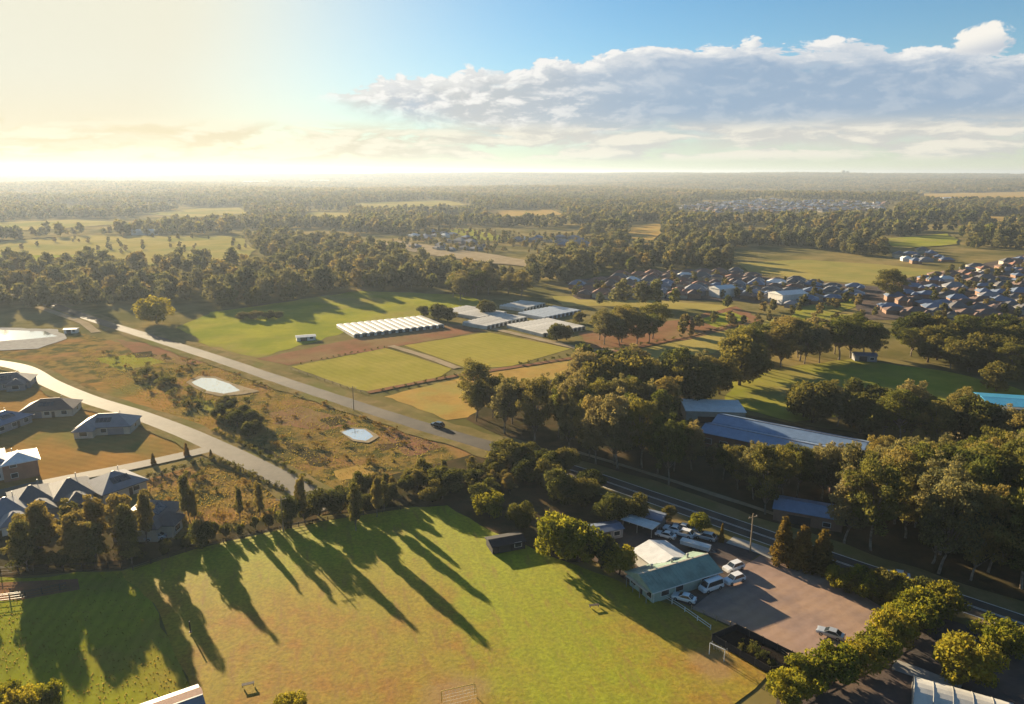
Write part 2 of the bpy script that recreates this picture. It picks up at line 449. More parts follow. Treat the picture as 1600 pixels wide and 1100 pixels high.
# ------------------------------------------------------------------ the ground and everything laid on it
def make_ground():
    rad = [0] + list(np.geomspace(8, 15500, 130))
    na = 300
    vs = [(0, 0, 0)]
    for r in rad[1:]:
        for k in range(na):
            a = 2 * math.pi * k / na
            vs.append((r * math.sin(a), r * math.cos(a), 0))
    v = np.array(vs); v[:, 2] = H(v[:, 0], v[:, 1])
    fs = [(0, 1 + (k + 1) % na, 1 + k) for k in range(na)]
    for i in range(len(rad) - 2):
        o = 1 + i * na; p = o + na
        for k in range(na):
            k2 = (k + 1) % na
            fs.append((o + k, o + k2, p + k2, p + k))
    me = mesh('ground', v, fs, M_['ground'], True)
    tag(link('ground', me), kind='structure')
make_ground()
LAYER = [0.012]
def nz(): LAYER[0] += .004; return LAYER[0]
def rough_poly(pts, step=4.0, amp=1.0, seed=0):
    out = []
    n = len(pts)
    for i in range(n):
        a, b = Vector(pts[i][:2]), Vector(pts[(i + 1) % n][:2])
        L = (b - a).length; k = max(1, int(L / step))
        nr = Vector((-(b - a).y, (b - a).x)).normalized()
        for j in range(k):
            p = a.lerp(b, j / k)
            w = mnoise.noise(Vector((p.x * .13, p.y * .13, seed))) + .5 * mnoise.noise(Vector((p.x * .4, p.y * .4, seed)))
            out.append(p + nr * w * amp * (0 if j == 0 and amp < .3 else 1))
    return out
def patch(name, pix, mat, amp=1.2, step=4.0, far=False, kind='structure', label=None, cat=None):
    pts = [G(*p) for p in pix]
    pl = rough_poly(pts, step, amp, len(name))
    z = nz()
    vs = [Vector((p.x, p.y, (float(H(p.x, p.y)) + (.6 if far else 0)) + z)) for p in pl]
    tri = tessellate_polygon([[Vector((p.x, p.y, 0)) for p in pl]])
    fs = []
    for t in tri:
        a, b, c = (vs[i] for i in t)
        fs.append(tuple(t) if (b - a).cross(c - a).z > 0 else tuple(t)[::-1])
    o = link(name, mesh(name, vs, fs, M_[mat]))
    return tag(o, label, cat, None, kind)
def spline(pix, sub=10, z=None):
    p = [G(*q) if not isinstance(q, Vector) else q for q in pix]
    p = [p[0] * 2 - p[1]] + p + [p[-1] * 2 - p[-2]]
    out = []
    for i in range(1, len(p) - 2):
        for j in range(sub):
            t = j / sub
            out.append(.5 * ((2 * p[i]) + (p[i + 1] - p[i - 1]) * t + (2 * p[i - 1] - 5 * p[i] + 4 * p[i + 1] - p[i + 2]) * t * t + (3 * p[i] - p[i - 1] - 3 * p[i + 1] + p[i + 2]) * t ** 3))
    out.append(p[-2])
    return out
def normals(c):
    r = []
    for i in range(len(c)):
        d = c[min(i + 1, len(c) - 1)] - c[max(i - 1, 0)]
        r.append(Vector((-d.y, d.x, 0)).normalized())
    return r
def ribbon(name, cl, o0, o1, mat, z=None, dash=None, ragged=0.0, height=0.0):
    z = nz() if z is None else z
    nn = normals(cl); vs = []; fs = []
    for i, (c, n) in enumerate(zip(cl, nn)):
        w0 = ragged * mnoise.noise(Vector((c.x * .1, c.y * .1, 1))); w1 = ragged * mnoise.noise(Vector((c.x * .1, c.y * .1, 5)))
        a, b = c + n * (o0 + w0), c + n * (o1 + w1)
        vs += [(a.x, a.y, z), (b.x, b.y, z)]
    if height:
        k = len(vs); vs += [(v[0], v[1], z + height) for v in vs]
        for i in range(len(cl) - 1):
            a, b, c, d = 2 * i, 2 * i + 1, 2 * i + 3, 2 * i + 2
            fs += [(a + k, d + k, c + k, b + k), (a, d, d + k, a + k), (b, b + k, c + k, c)]
        fs += [(0, k, k + 1, 1), (k - 2, k - 1, 2 * k - 1, 2 * k - 2)]
    else:
        for i in range(len(cl) - 1):
            if dash and (i % dash[1]) >= dash[0]: continue
            fs.append((2 * i, 2 * i + 2, 2 * i + 3, 2 * i + 1))
    o = link(name, mesh(name, vs, fs, M_[mat]))
    return tag(o, kind='structure')

patch('scrub_land', [(-250, 560), (120, 520), (300, 560), (450, 605), (640, 670), (770, 715), (720, 760), (500, 800), (440, 745), (300, 665), (100, 595), (-60, 560)], 'scrub_ground', 2)
patch('vacant_lot', [(-200, 590), (60, 600), (150, 640), (300, 690), (330, 712), (200, 735), (60, 760), (-250, 800)], 'dry_lot', 1)
patch('dry_clearing', [(135, 600), (210, 590), (330, 650), (390, 690), (300, 668), (190, 630)], 'dry_lot', 1.5)
for _n, _m, _q in [('bare_earth', 'red_earth', [(420, 645), (470, 635), (520, 650), (560, 662), (500, 672), (430, 662)]), ('bare_earth', 'red_earth', [(595, 668), (640, 672), (690, 700), (640, 712), (610, 690)]),
                   ('damp_hollow', 'forest_floor', [(500, 655), (530, 650), (545, 660), (515, 668)]), ('damp_hollow', 'forest_floor', [(440, 690), (480, 700), (520, 722), (500, 730), (455, 706)]),  # darker blotches laid flat on the scrub
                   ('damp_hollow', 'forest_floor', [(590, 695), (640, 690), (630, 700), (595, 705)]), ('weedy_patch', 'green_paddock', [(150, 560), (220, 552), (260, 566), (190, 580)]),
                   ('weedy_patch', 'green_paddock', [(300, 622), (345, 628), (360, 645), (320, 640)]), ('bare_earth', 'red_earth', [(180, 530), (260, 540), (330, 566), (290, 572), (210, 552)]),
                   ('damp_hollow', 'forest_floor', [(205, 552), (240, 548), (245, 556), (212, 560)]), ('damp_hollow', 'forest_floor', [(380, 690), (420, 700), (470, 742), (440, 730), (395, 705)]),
                   ('bare_earth', 'orange_field', [(520, 735), (580, 725), (590, 742), (530, 752)])]:
    patch(_n, _q, _m, 1.6, 2.0)
patch('overgrown_lot', [(215, 752), (330, 722), (440, 768), (470, 800), (330, 842), (240, 848)], 'scrub_ground', 1)
patch('green_paddock', [(275, 512), (330, 488), (430, 474), (560, 455), (720, 460), (770, 474), (700, 486), (560, 512), (470, 540), (400, 560), (330, 541)], 'green_paddock', 3, 6)
patch('bare_strip', [(402, 561), (560, 528), (700, 505), (760, 517), (640, 538), (450, 571)], 'red_earth', 1.2)
patch('mown_paddock', [(455, 573), (603, 544), (706, 576), (690, 588), (585, 613), (552, 608)], 'mown_paddock', .5)
patch('mown_paddock', [(632, 540), (762, 519), (892, 545), (800, 572), (735, 577)], 'mown_paddock', .5)
patch('orange_paddock', [(600, 620), (720, 590), (850, 570), (1000, 545), (1010, 570), (880, 600), (760, 650), (700, 656)], 'orange_field', 1.5)
patch('red_paddock', [(905, 520), (1060, 500), (1150, 478), (1190, 500), (1080, 530), (960, 545), (920, 545)], 'red_earth', 2)
patch('grass_strip', [(930, 560), (1080, 530), (1220, 495), (1340, 490), (1230, 520), (1080, 560), (960, 580)], 'golden_field', 1.5)
patch('pale_paddock', [(860, 462), (960, 466), (1150, 478), (1120, 486), (940, 478), (880, 478)], 'golden_field', 2)
patch('small_green', [(1090, 500), (1140, 486), (1170, 498), (1120, 512)], 'green_paddock', 1)
patch('oval_lawn', [(1150, 590), (1240, 572), (1330, 562), (1480, 580), (1580, 605), (1700, 640), (1700, 700), (1560, 665), (1400, 640), (1240, 660), (1130, 630)], 'green_paddock', 2)
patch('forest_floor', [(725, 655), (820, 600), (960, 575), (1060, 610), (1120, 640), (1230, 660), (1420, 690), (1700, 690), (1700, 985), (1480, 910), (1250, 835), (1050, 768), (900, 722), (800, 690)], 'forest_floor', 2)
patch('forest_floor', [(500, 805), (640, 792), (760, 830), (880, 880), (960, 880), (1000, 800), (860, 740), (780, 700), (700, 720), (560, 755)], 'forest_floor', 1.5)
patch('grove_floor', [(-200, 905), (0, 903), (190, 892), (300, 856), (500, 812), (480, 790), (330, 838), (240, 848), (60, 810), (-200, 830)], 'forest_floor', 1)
patch('tall_grass', [(-400, 910), (0, 905), (195, 893), (250, 960), (310, 1110), (330, 1400), (-500, 1400)], 'tall_grass', 1.5)
patch('sports_field', [(190, 894), (300, 860), (420, 832), (500, 816), (640, 794), (700, 790), (770, 832), (850, 866), (960, 905), (1030, 938), (1085, 955), (1150, 985), (1125, 1003), (1205, 1056), (1120, 1120), (1000, 1400), (330, 1400), (310, 1110), (250, 960)], 'playing_field', .8)
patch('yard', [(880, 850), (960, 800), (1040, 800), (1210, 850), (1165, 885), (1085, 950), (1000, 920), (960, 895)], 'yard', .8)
patch('gravel_car_park', [(1080, 952), (1165, 882), (1212, 852), (1300, 900), (1390, 957), (1330, 1005), (1262, 1050), (1190, 1000)], 'gravel_yard', .4)
patch('red_earth_strip', [(-100, 916), (60, 908), (120, 906), (125, 922), (40, 936), (-120, 946)], 'red_earth', .4)
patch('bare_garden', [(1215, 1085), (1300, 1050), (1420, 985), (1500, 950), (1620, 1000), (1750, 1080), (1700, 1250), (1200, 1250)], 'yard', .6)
patch('golden_field', [(1150, 412), (1260, 408), (1380, 414), (1480, 425), (1400, 437), (1370, 446), (1260, 436), (1170, 425)], 'golden_field', 4, 12)
patch('estate_lawn', [(1240, 482), (1330, 466), (1345, 476), (1280, 500), (1235, 503)], 'green_paddock', 1)
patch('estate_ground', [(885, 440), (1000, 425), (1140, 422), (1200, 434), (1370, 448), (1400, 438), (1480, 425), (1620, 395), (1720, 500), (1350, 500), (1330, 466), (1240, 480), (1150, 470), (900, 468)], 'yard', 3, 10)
patch('far_field', [(-60, 384), (130, 370), (375, 370), (398, 392), (380, 412), (200, 418), (-60, 424)], 'golden_field', 6, 20, True)
patch('far_field', [(130, 376), (300, 374), (370, 380), (360, 388), (180, 388)], 'green_paddock', 5, 20, True)
patch('far_field', [(-60, 398), (200, 396), (330, 400), (200, 414), (-60, 416)], 'green_paddock', 5, 20, True)
patch('far_track', [(108, 378), (116, 378), (155, 402), (146, 402)], 'track', 2, 20, True)
patch('far_field', [(-60, 350), (120, 344), (210, 349), (60, 360), (-60, 364)], 'golden_field', 6, 30, True)
patch('far_field', [(545, 318), (700, 314), (730, 321), (580, 327)], 'golden_field', 6, 40, True)
patch('far_field', [(1430, 303), (1640, 300), (1640, 309), (1450, 310)], 'orange_field', 6, 40, True)
patch('far_field', [(760, 330), (860, 328), (880, 336), (780, 339)], 'orange_field', 6, 40, True)
patch('far_field', [(215, 334), (300, 327), (375, 325), (385, 334), (300, 341)], 'golden_field', 5, 30, True)
patch('far_field', [(480, 333), (545, 333), (548, 341), (478, 341)], 'golden_field', 5, 30, True)
patch('far_field', [(690, 358), (730, 358), (800, 373), (785, 380), (735, 374)], 'green_paddock', 4, 20, True)
patch('bare_road_strip', [(590, 385), (620, 378), (760, 398), (840, 412), (830, 420), (700, 404)], 'track', 4, 20, True)
patch('far_field', [(985, 352), (1030, 350), (1032, 365), (1010, 390), (985, 380)], 'orange_field', 5, 30, True)
patch('far_field', [(1380, 374), (1480, 366), (1500, 384), (1400, 390)], 'green_paddock', 5, 30, True)
patch('far_field', [(1515, 339), (1640, 339), (1640, 350), (1530, 347)], 'orange_field', 5, 30, True)
patch('bare_yard', [(-120, 530), (0, 512), (90, 515), (105, 530), (60, 545), (-120, 555)], 'concrete', 1.5)
patch('wet_flat', [(-120, 526), (0, 516), (70, 518), (90, 526), (40, 531), (-120, 541)], 'water', 1.0)

# ponds, each in its own bank
def pond(pix, bank):
    patch('pond_bank', bank, 'track', .6, 2)
    patch('pond', pix, 'water', .5, 1.5)
pond([(298, 598), (315, 591), (336, 592), (358, 600), (374, 611), (350, 616), (325, 612)], [(290, 598), (312, 588), (338, 589), (365, 600), (405, 612), (380, 617), (345, 620), (318, 614)])
pond([(535, 676), (550, 671), (570, 672), (584, 683), (572, 690), (552, 687)], [(530, 675), (548, 669), (572, 670), (592, 683), (576, 693), (550, 690)])

# roads
MAIN = spline([(-40, 440), (60, 470), (150, 501), (240, 529), (330, 558), (430, 592), (520, 622), (600, 648), (690, 676), (790, 705), (900, 738), (1000, 772), (1100, 806), (1200, 841), (1300, 876), (1400, 910), (1500, 943), (1600, 977), (1720, 1018)], 14)
ribbon('road_verge', MAIN, -7.5, 8.5, 'verge', ragged=1.6)
ribbon('main_road', MAIN, -3.4, 3.4, 'asphalt', ragged=.25)
zl = nz()
RIGHT = [p for p in MAIN if p.x > 8]
ribbon('edge_line', RIGHT, 3.1, 3.35, 'paint_white', z=zl)
ribbon('edge_line', RIGHT, -3.35, -3.1, 'paint_white', z=zl)
ribbon('centre_line', RIGHT, -.28, -.12, 'paint_white', z=zl)
ribbon('centre_line', RIGHT, .12, .28, 'paint_white', z=zl)
ribbon('kerb', RIGHT, 3.8, 4.1, 'concrete', z=0.0, height=.17)
ribbon('kerb', RIGHT, -4.1, -3.8, 'concrete', z=0.0, height=.17)
ribbon('footpath', RIGHT, -7.0, -5.6, 'concrete', z=0.0, height=.09)
ribbon('service_track', [p for p in RIGHT if p.x < 60], 11.5, 13.2, 'track', ragged=.4)
SIDE = spline([(-60, 560), (30, 574), (80, 600), (140, 625), (210, 647), (280, 673), (335, 697), (400, 728), (460, 760), (515, 796)], 12)
ribbon('side_road_verge', SIDE, -6.5, 6.5, 'verge', ragged=1.2)
ribbon('side_road', SIDE, -3.4, 3.4, 'side_asphalt')
ribbon('kerb', SIDE, 3.45, 3.7, 'concrete', z=0.0, height=.18)
ribbon('kerb', SIDE, -3.7, -3.45, 'concrete', z=0.0, height=.18)
BRANCH = spline([(-120, 800), (0, 772), (90, 752), (190, 733), (270, 716), (330, 702)], 10)
ribbon('branch_road', BRANCH, -2.6, 2.6, 'side_asphalt')
ribbon('kerb', BRANCH, 2.65, 2.9, 'concrete', z=0.0, height=.18)
LANE = spline([(-60, 835), (60, 815), (140, 800), (200, 790)], 8)
ribbon('back_lane', LANE, -2.2, 2.2, 'concrete')
PATH = spline([(610, 541), (660, 556), (715, 576)], 8)
ribbon('farm_track', PATH, -2.0, 2.0, 'track', ragged=.5)
ribbon('farm_track', spline([(770, 514), (840, 530), (910, 546), (960, 548)], 8), -2.2, 2.2, 'track', ragged=.5)
ribbon('farm_track', spline([(575, 614), (700, 590), (850, 567), (1000, 542), (1150, 508)], 8), -1.6, 1.6, 'red_earth', ragged=.5)
ribbon('dirt_track', spline([(60, 480), (100, 494), (130, 505), (150, 520)], 8), -2.2, 2.2, 'track', ragged=.5)
ribbon('driveway', spline([(1395, 1040), (1430, 1052), (1470, 1068), (1500, 1080)], 6), -1.6, 1.6, 'concrete')
ribbon('yard_apron', spline([(1140, 845), (1185, 860), (1215, 872)], 6), -2.0, 2.0, 'concrete', ragged=.3)

# far blue ridge line tops are part of the terrain; woods clothe them

# ------------------------------------------------------------------ vegetation
def leaf_arrays(clumps, density, leaf, r, flat=.25):
    """leaf-spray faces spread through the volume of each clump, thickest near its skin"""
    V, T = [], []
    for (c, rad, tone) in clumps:
        n = max(12, int(density * (rad[0] * rad[1] + rad[0] * rad[2] + rad[1] * rad[2]) / 3))
        d = r.normal(size=(n, 3)); d /= np.linalg.norm(d, axis=1)[:, None]
        rr = np.where(r.random(n) < .88, .78 + .3 * r.random(n), r.random(n) ** .5)
        # knobbly skin
        k = 1 + .22 * np.sin(d[:, 0] * 5 + c[0] * 3) * np.cos(d[:, 2] * 6 + c[1] * 2)
        p = np.array(c) + d * (rr * k)[:, None] * np.array(rad)
        nrm = d + r.normal(size=(n, 3)) * 1.1; nrm /= np.linalg.norm(nrm, axis=1)[:, None]
        a = np.cross(nrm, r.normal(size=(n, 3))); a /= np.linalg.norm(a, axis=1)[:, None] + 1e-9
        b = np.cross(nrm, a)
        s = leaf * (.6 + .8 * r.random(n))[:, None]
        q = np.stack([p - a * s, p + b * s * .55 - nrm * s * flat, p + a * s, p - b * s * .55 - nrm * s * flat], 1)
        V.append(q.reshape(-1, 3)); T.append(np.repeat(np.clip(tone + r.normal(size=n) * .16, 0, 1), 4))
    return np.concatenate(V), np.concatenate(T)
def leaf_mesh(name, V, T, mat):
    me = bpy.data.meshes.new(name)
    nv = len(V); nf = nv // 4
    me.vertices.add(nv); me.vertices.foreach_set('co', V.astype(np.float32).ravel())
    me.loops.add(nv); me.loops.foreach_set('vertex_index', np.arange(nv, dtype=np.int32))
    me.polygons.add(nf)
    me.polygons.foreach_set('loop_start', np.arange(0, nv, 4, dtype=np.int32))
    me.polygons.foreach_set('loop_total', np.full(nf, 4, np.int32))
    at = me.attributes.new('tone', 'FLOAT', 'POINT'); at.data.foreach_set('value', T.astype(np.float32))
    me.materials.append(mat); me.update(); me.validate()
    return me
def bezier(a, b, bend, n=4):
    a, b = Vector(a), Vector(b); m = (a + b) / 2 + Vector(bend)
    return [a * (1 - t) ** 2 + m * 2 * t * (1 - t) + b * t * t for t in [i / n for i in range(n + 1)]]
PROTO = {}
def gum(seed, Ht, mat, spread=.34, base=.42, nc=13, dens=150, leaf=.40, bark='bark'):
    """open gum tree: pale leaning trunk, forking limbs, separate leaf clumps on the ends"""
    r = np.random.default_rng(seed)
    lean = r.normal(size=2) * Ht * .04
    tk = MB()
    fork = Vector((lean[0] * .5, lean[1] * .5, Ht * base * .9))
    tk.tube(bezier((0, 0, -.4), fork, (r.normal() * .4, r.normal() * .4, 0)), [Ht * .020, Ht * .017, Ht * .015, Ht * .014, Ht * .013], 7)
    cl = []
    for i in range(nc):
        a = 2.4 * i + r.random() * .8
        f = (i + .5) / nc
        z = Ht * (base + (1 - base) * (.16 + .74 * f))
        prof = math.sin(math.pi * (.18 + .72 * f)) ** .8
        rr = Ht * spread * prof * (.45 + .55 * r.random())
        c = (lean[0] + rr * math.cos(a), lean[1] + rr * math.sin(a), z)
        s = Ht * (.060 + .045 * r.random())
        cl.append((c, (s * 1.25, s * 1.25, s * .82), .25 + .6 * r.random()))
        tk.tube(bezier(fork + Vector((0, 0, (z - fork.z) * .25 * f)), c, (-c[0] * .15, -c[1] * .15, -s * .6), 3), [Ht * .009, Ht * .006, Ht * .004, Ht * .0015], 5)
        if r.random() < .6:
            c2 = tuple(np.array(c) + r.normal(size=3) * s * .95)
            cl.append((c2, (s * .75, s * .75, s * .5), .2 + .7 * r.random()))
    V, T = leaf_arrays(cl, dens, leaf, r)
    return tk.me('trunk', M_[bark], True), leaf_mesh('crown', V, T, M_[mat])
def round_tree(seed, Ht, mat, wide=.42, dens=120, leaf=.30, low=.10, nc=26, bark='dark_bark'):
    r = np.random.default_rng(seed)
    tk = MB(); tk.tube(bezier((0, 0, -.3), (0, 0, Ht * .5), (r.normal() * .2, r.normal() * .2, 0)), [Ht * .03, Ht * .026, Ht * .022, Ht * .016, Ht * .01], 6)
    cl = []
    for i in range(nc):
        d = r.normal(size=3); d /= np.linalg.norm(d)
        q = .62 + .3 * r.random() if i > 4 else .2
        c = (d[0] * Ht * wide * q, d[1] * Ht * wide * q, Ht * (low + (1 - low) * .5) + d[2] * Ht * (1 - low) * .42 * q)
        s = Ht * (.11 + .075 * r.random())
        cl.append((c, (s * 1.1, s * 1.1, s), .2 + .65 * r.random()))
        if i % 4 == 0: tk.tube(bezier((0, 0, Ht * .25), c, (0, 0, 0), 3), [Ht * .014, Ht * .01, Ht * .006, Ht * .002], 5)
    V, T = leaf_arrays(cl, dens, leaf, r)
    return tk.me('trunk', M_[bark], True), leaf_mesh('crown', V, T, M_[mat])
def cone_tree(seed, Ht, mat, wide=.22, dens=120, leaf=.3):
    r = np.random.default_rng(seed)
    tk = MB(); tk.tube([(0, 0, -.3), (0, 0, Ht * .5), (0, 0, Ht * .97)], [Ht * .02, Ht * .012, Ht * .003], 6)
    cl = []
    for i in range(34):
        f = (i + .5) / 34
        a = 2.4 * i
        w = Ht * wide * (1 - f) ** .75 * (.65 + .5 * r.random())
        c = (w * math.cos(a) * .8, w * math.sin(a) * .8, Ht * (.06 + .9 * f))
        s = Ht * (.055 + .05 * (1 - f))
        cl.append((c, (s, s, s * 1.2), .2 + .65 * r.random()))
    V, T = leaf_arrays(cl, dens, leaf, r)
    return tk.me('trunk', M_['dark_bark'], True), leaf_mesh('crown', V, T, M_[mat])
for i in range(6): PROTO[('gum', i)] = gum(100 + i, 20, ('leaf_gum', 'leaf_gum_grey', 'leaf_gum_green')[i % 3], .27 + .02 * (i % 3), .16 + .07 * (i % 3), 22 + i % 5, 95, .31)
for i in range(3): PROTO[('slim', i)] = gum(140 + i, 16, 'leaf_gum', .17, .14, 20, 140, .30)
for i in range(4): PROTO[('dark', i)] = round_tree(200 + i, 9, 'leaf_dark', .40, 130, .28)
for i in range(4): PROTO[('bright', i)] = round_tree(240 + i, 6, 'leaf_bright', .50, 170, .22, .05, 30)
for i in range(3): PROTO[('cone', i)] = cone_tree(280 + i, 10, 'leaf_gold', .24)
for i in range(3): PROTO[('shrub', i)] = round_tree(300 + i, 3, 'leaf_dark', .62, 170, .17, .0, 14)
for i in range(3): PROTO[('goldshrub', i)] = round_tree(320 + i, 3, 'leaf_gold', .62, 170, .17, .0, 14)
PH = dict(gum=20, slim=16, dark=9, bright=6, cone=10, shrub=3, goldshrub=3)
PN = dict(gum=6, slim=3, dark=4, bright=4, cone=3, shrub=3, goldshrub=3)
NAME = dict(gum='gum_tree', slim='gum_tree', dark='bushy_tree', bright='leafy_tree', cone='casuarina_tree', shrub='shrub', goldshrub='shrub')
CAT = dict(gum='tree', slim='tree', dark='tree', bright='tree', cone='tree', shrub='shrub', goldshrub='shrub')
TREES = []           # (x, y, radius) already planted
def plant(kind, x, y, height, label, group=None, wide=1.0, idx=None):
    i = random.randrange(PN[kind]) if idx is None else idx
    tm, cm = PROTO[(kind, i)]
    s = height / PH[kind]
    root = empty(NAME[kind], (x, y, 0), random.uniform(0, 6.283))
    root.scale = (s * wide, s * wide, s)
    link('trunk', tm, root); link('crown', cm, root)
    tag(root, label, CAT[kind], group)
    TREES.append((x, y))
    if group: PLANTED.setdefault(group, []).append(root)
    return root
PLANTED = {}
def plant_px(kind, px, py, top, label, group=None, wide=1.0, idx=None):
    """base pixel and the pixel row of the crown's top give place and height"""
    g = G(px, py)
    a = (550 - top) / FPX
    # height where the ray through (px, top) passes over the base
    D = g.y
    t = D / (cp + a * sp)
    h = CAM_H + t * (a * cp - sp)
    return plant(kind, g.x, g.y, max(1.0, h), label, group, wide, idx)
def stand(kinds, pix, n, hr, label, group, mind=4.0, wide=(.9, 1.15), avoid=(), lim=()):
    made = []
    pts = [G(*p) for p in pix]
    poly = [(p.x, p.y) for p in pts]
    xs = [p[0] for p in poly]; ys = [p[1] for p in poly]
    got = []; tries = 0
    while len(got) < n and tries < n * 60:
        tries += 1
        x, y = random.uniform(min(xs), max(xs)), random.uniform(min(ys), max(ys))
        if not inpoly(np.array([x]), np.array([y]), poly)[0]: continue
        if any((x - a) ** 2 + (y - b) ** 2 < mind ** 2 for a, b in got): continue
        if any(inpoly(np.array([x]), np.array([y]), q)[0] for q in avoid): continue
        h = random.uniform(*hr)
        for x0, x1, yt in lim:               # keep the crowns below what the photograph shows over them
            for _ in range(24):
                tx, ty = P(np.array(x), np.array(y), np.array(h))
                if x0 < tx < x1 and ty < yt: h -= .7
        if h < hr[0] * .45: continue
        got.append((x, y))
        made.append(plant(random.choice(kinds), x, y, h, label, group, random.uniform(*wide)))
    if len(made) > 12: whereabouts(made)
    else:
        ordinals(made)
    return got
def whereabouts(made):
    """add to each label where in its stand the thing is, as the photograph shows it"""
    q = [(o, *[float(v) for v in P(np.array(o.location.x), np.array(o.location.y), np.array(0.0))]) for o in made]
    q.sort(key=lambda t: t[1]); m_ = len(q)
    for c in range(5):
        ch = q[c * m_ // 5:(c + 1) * m_ // 5]; ch.sort(key=lambda t: t[2])
        for k, t in enumerate(ch):
            f = 'back' if k < len(ch) / 3 else ('front' if k >= len(ch) * 2 / 3 else 'centre')
            t[0]['label'] = t[0]['label'] + ', ' + f + ' row, ' + ['left end', 'left of middle', 'middle', 'right of middle', 'right end'][c]
NTH = ['leftmost', 'second from left', 'third from left', 'fourth from left', 'fifth from left', 'sixth from left', 'seventh from left', 'eighth from left', 'ninth from left', 'tenth from left', 'eleventh from left', 'twelfth from left']
def ordinals(made):
    q = sorted(made, key=lambda o: float(P(np.array(o.location.x), np.array(o.location.y), np.array(0.0))[0]))
    for k, o in enumerate(q[:12]): o['label'] = o['label'] + ', ' + NTH[k]
def gq(*pix): return [(G(*p).x, G(*p).y) for p in pix]
PONDS = [gq((284, 598), (312, 586), (340, 587), (370, 600), (410, 612), (385, 621), (345, 624), (310, 616)), gq((524, 675), (546, 667), (574, 668), (598, 683), (580, 696), (548, 693))]
SHEDS = gq((1085, 672), (1120, 655), (1180, 640), (1400, 690), (1370, 735), (1250, 730))
HUTS = gq((1215, 815), (1250, 785), (1390, 810), (1380, 850), (1270, 840))

# --- the gum wood between the road and the blue-roofed sheds
stand(['gum'], [(735, 655), (770, 640), (900, 640), (1010, 655), (1060, 668), (1110, 700), (1060, 765), (960, 738), (860, 708), (790, 692)], 38, (13, 21),
      "gum in the wood left of the blue-roofed sheds", 'gums left of the blue-roofed sheds', 4, (.66, .95), lim=((1045, 1140, 655), (700, 1045, 585)))
stand(['gum'], [(1075, 760), (1110, 705), (1180, 735), (1290, 745), (1420, 745), (1560, 770), (1660, 800), (1680, 960), (1500, 908), (1300, 845), (1150, 795)], 72, (17, 23),
      "gum in the wood between road and blue-roofed sheds", 'gums between the road and the blue-roofed sheds', 4, (.66, .95), avoid=(SHEDS, HUTS), lim=((1050, 1390, 694), (1390, 1560, 685)))
stand(['gum', 'dark'], [(1235, 662), (1300, 668), (1400, 690), (1560, 715), (1660, 740), (1660, 715), (1500, 680), (1330, 660), (1260, 648)], 22, (12, 17),
      "gum in the row behind the blue-roofed sheds", 'row of trees behind the blue-roofed sheds', 5, (1.0, 1.4), avoid=(SHEDS,), lim=((1200, 1700, 594),))
stand(['gum', 'dark'], [(880, 640), (900, 610), (1000, 605), (1050, 625), (1130, 610), (1160, 600), (1110, 640), (1000, 650)], 20, (13, 20),
      "gum at the wood's back edge by the orange paddock", 'gums at the back of the wood', 5)
stand(['gum'], [(1130, 580), (1200, 560), (1330, 545), (1350, 562), (1240, 570), (1160, 592)], 18, (14, 20),
      "gum on the far left side of the oval", 'gums left of the green oval', 5, (1.0, 1.3))
stand(['gum', 'dark'], [(1360, 560), (1420, 540), (1600, 545), (1700, 570), (1700, 610), (1560, 590), (1440, 572)], 30, (13, 19),
      "gum between the green oval and the housing estate", 'gums behind the green oval', 6, (1.0, 1.4))
stand(['gum'], [(930, 532), (960, 525), (1020, 528), (1015, 540), (940, 542)], 8, (13, 19),
      'gum tree in the clump beside the greenhouses', 'gum clump beside the greenhouses', 5, (1.0, 1.2))
stand(['gum'], [(700, 462), (740, 458), (830, 458), (840, 466), (720, 470)], 9, (14, 20),
      'gum tree in the clump behind the white greenhouses', 'gum clump behind the greenhouses', 6, (1.0, 1.3))
plant_px('gum', 745, 652, 563, 'dark gum tree standing alone at the corner of the orange paddock', None, 1.1, 0)
plant_px('gum', 965, 733, 612, 'tall gum with bare pale trunk and yellow lit crown beside the road', None, .85, 1)
plant_px('gum', 1028, 740, 645, 'slender gum with long bare trunk beside the dark road', None, .8, 2)
plant_px('gum', 1395, 470, 420, 'lone round tree at the edge of the golden field by the estate', None, 1.6, 3)
plant_px('dark', 1556, 612, 565, 'round dark tree at the right end of the green oval', None, 1.2, 0)
plant_px('bright', 245, 505, 462, 'yellow-green bushy tree at the top of the main road', None, 1.3, 0)

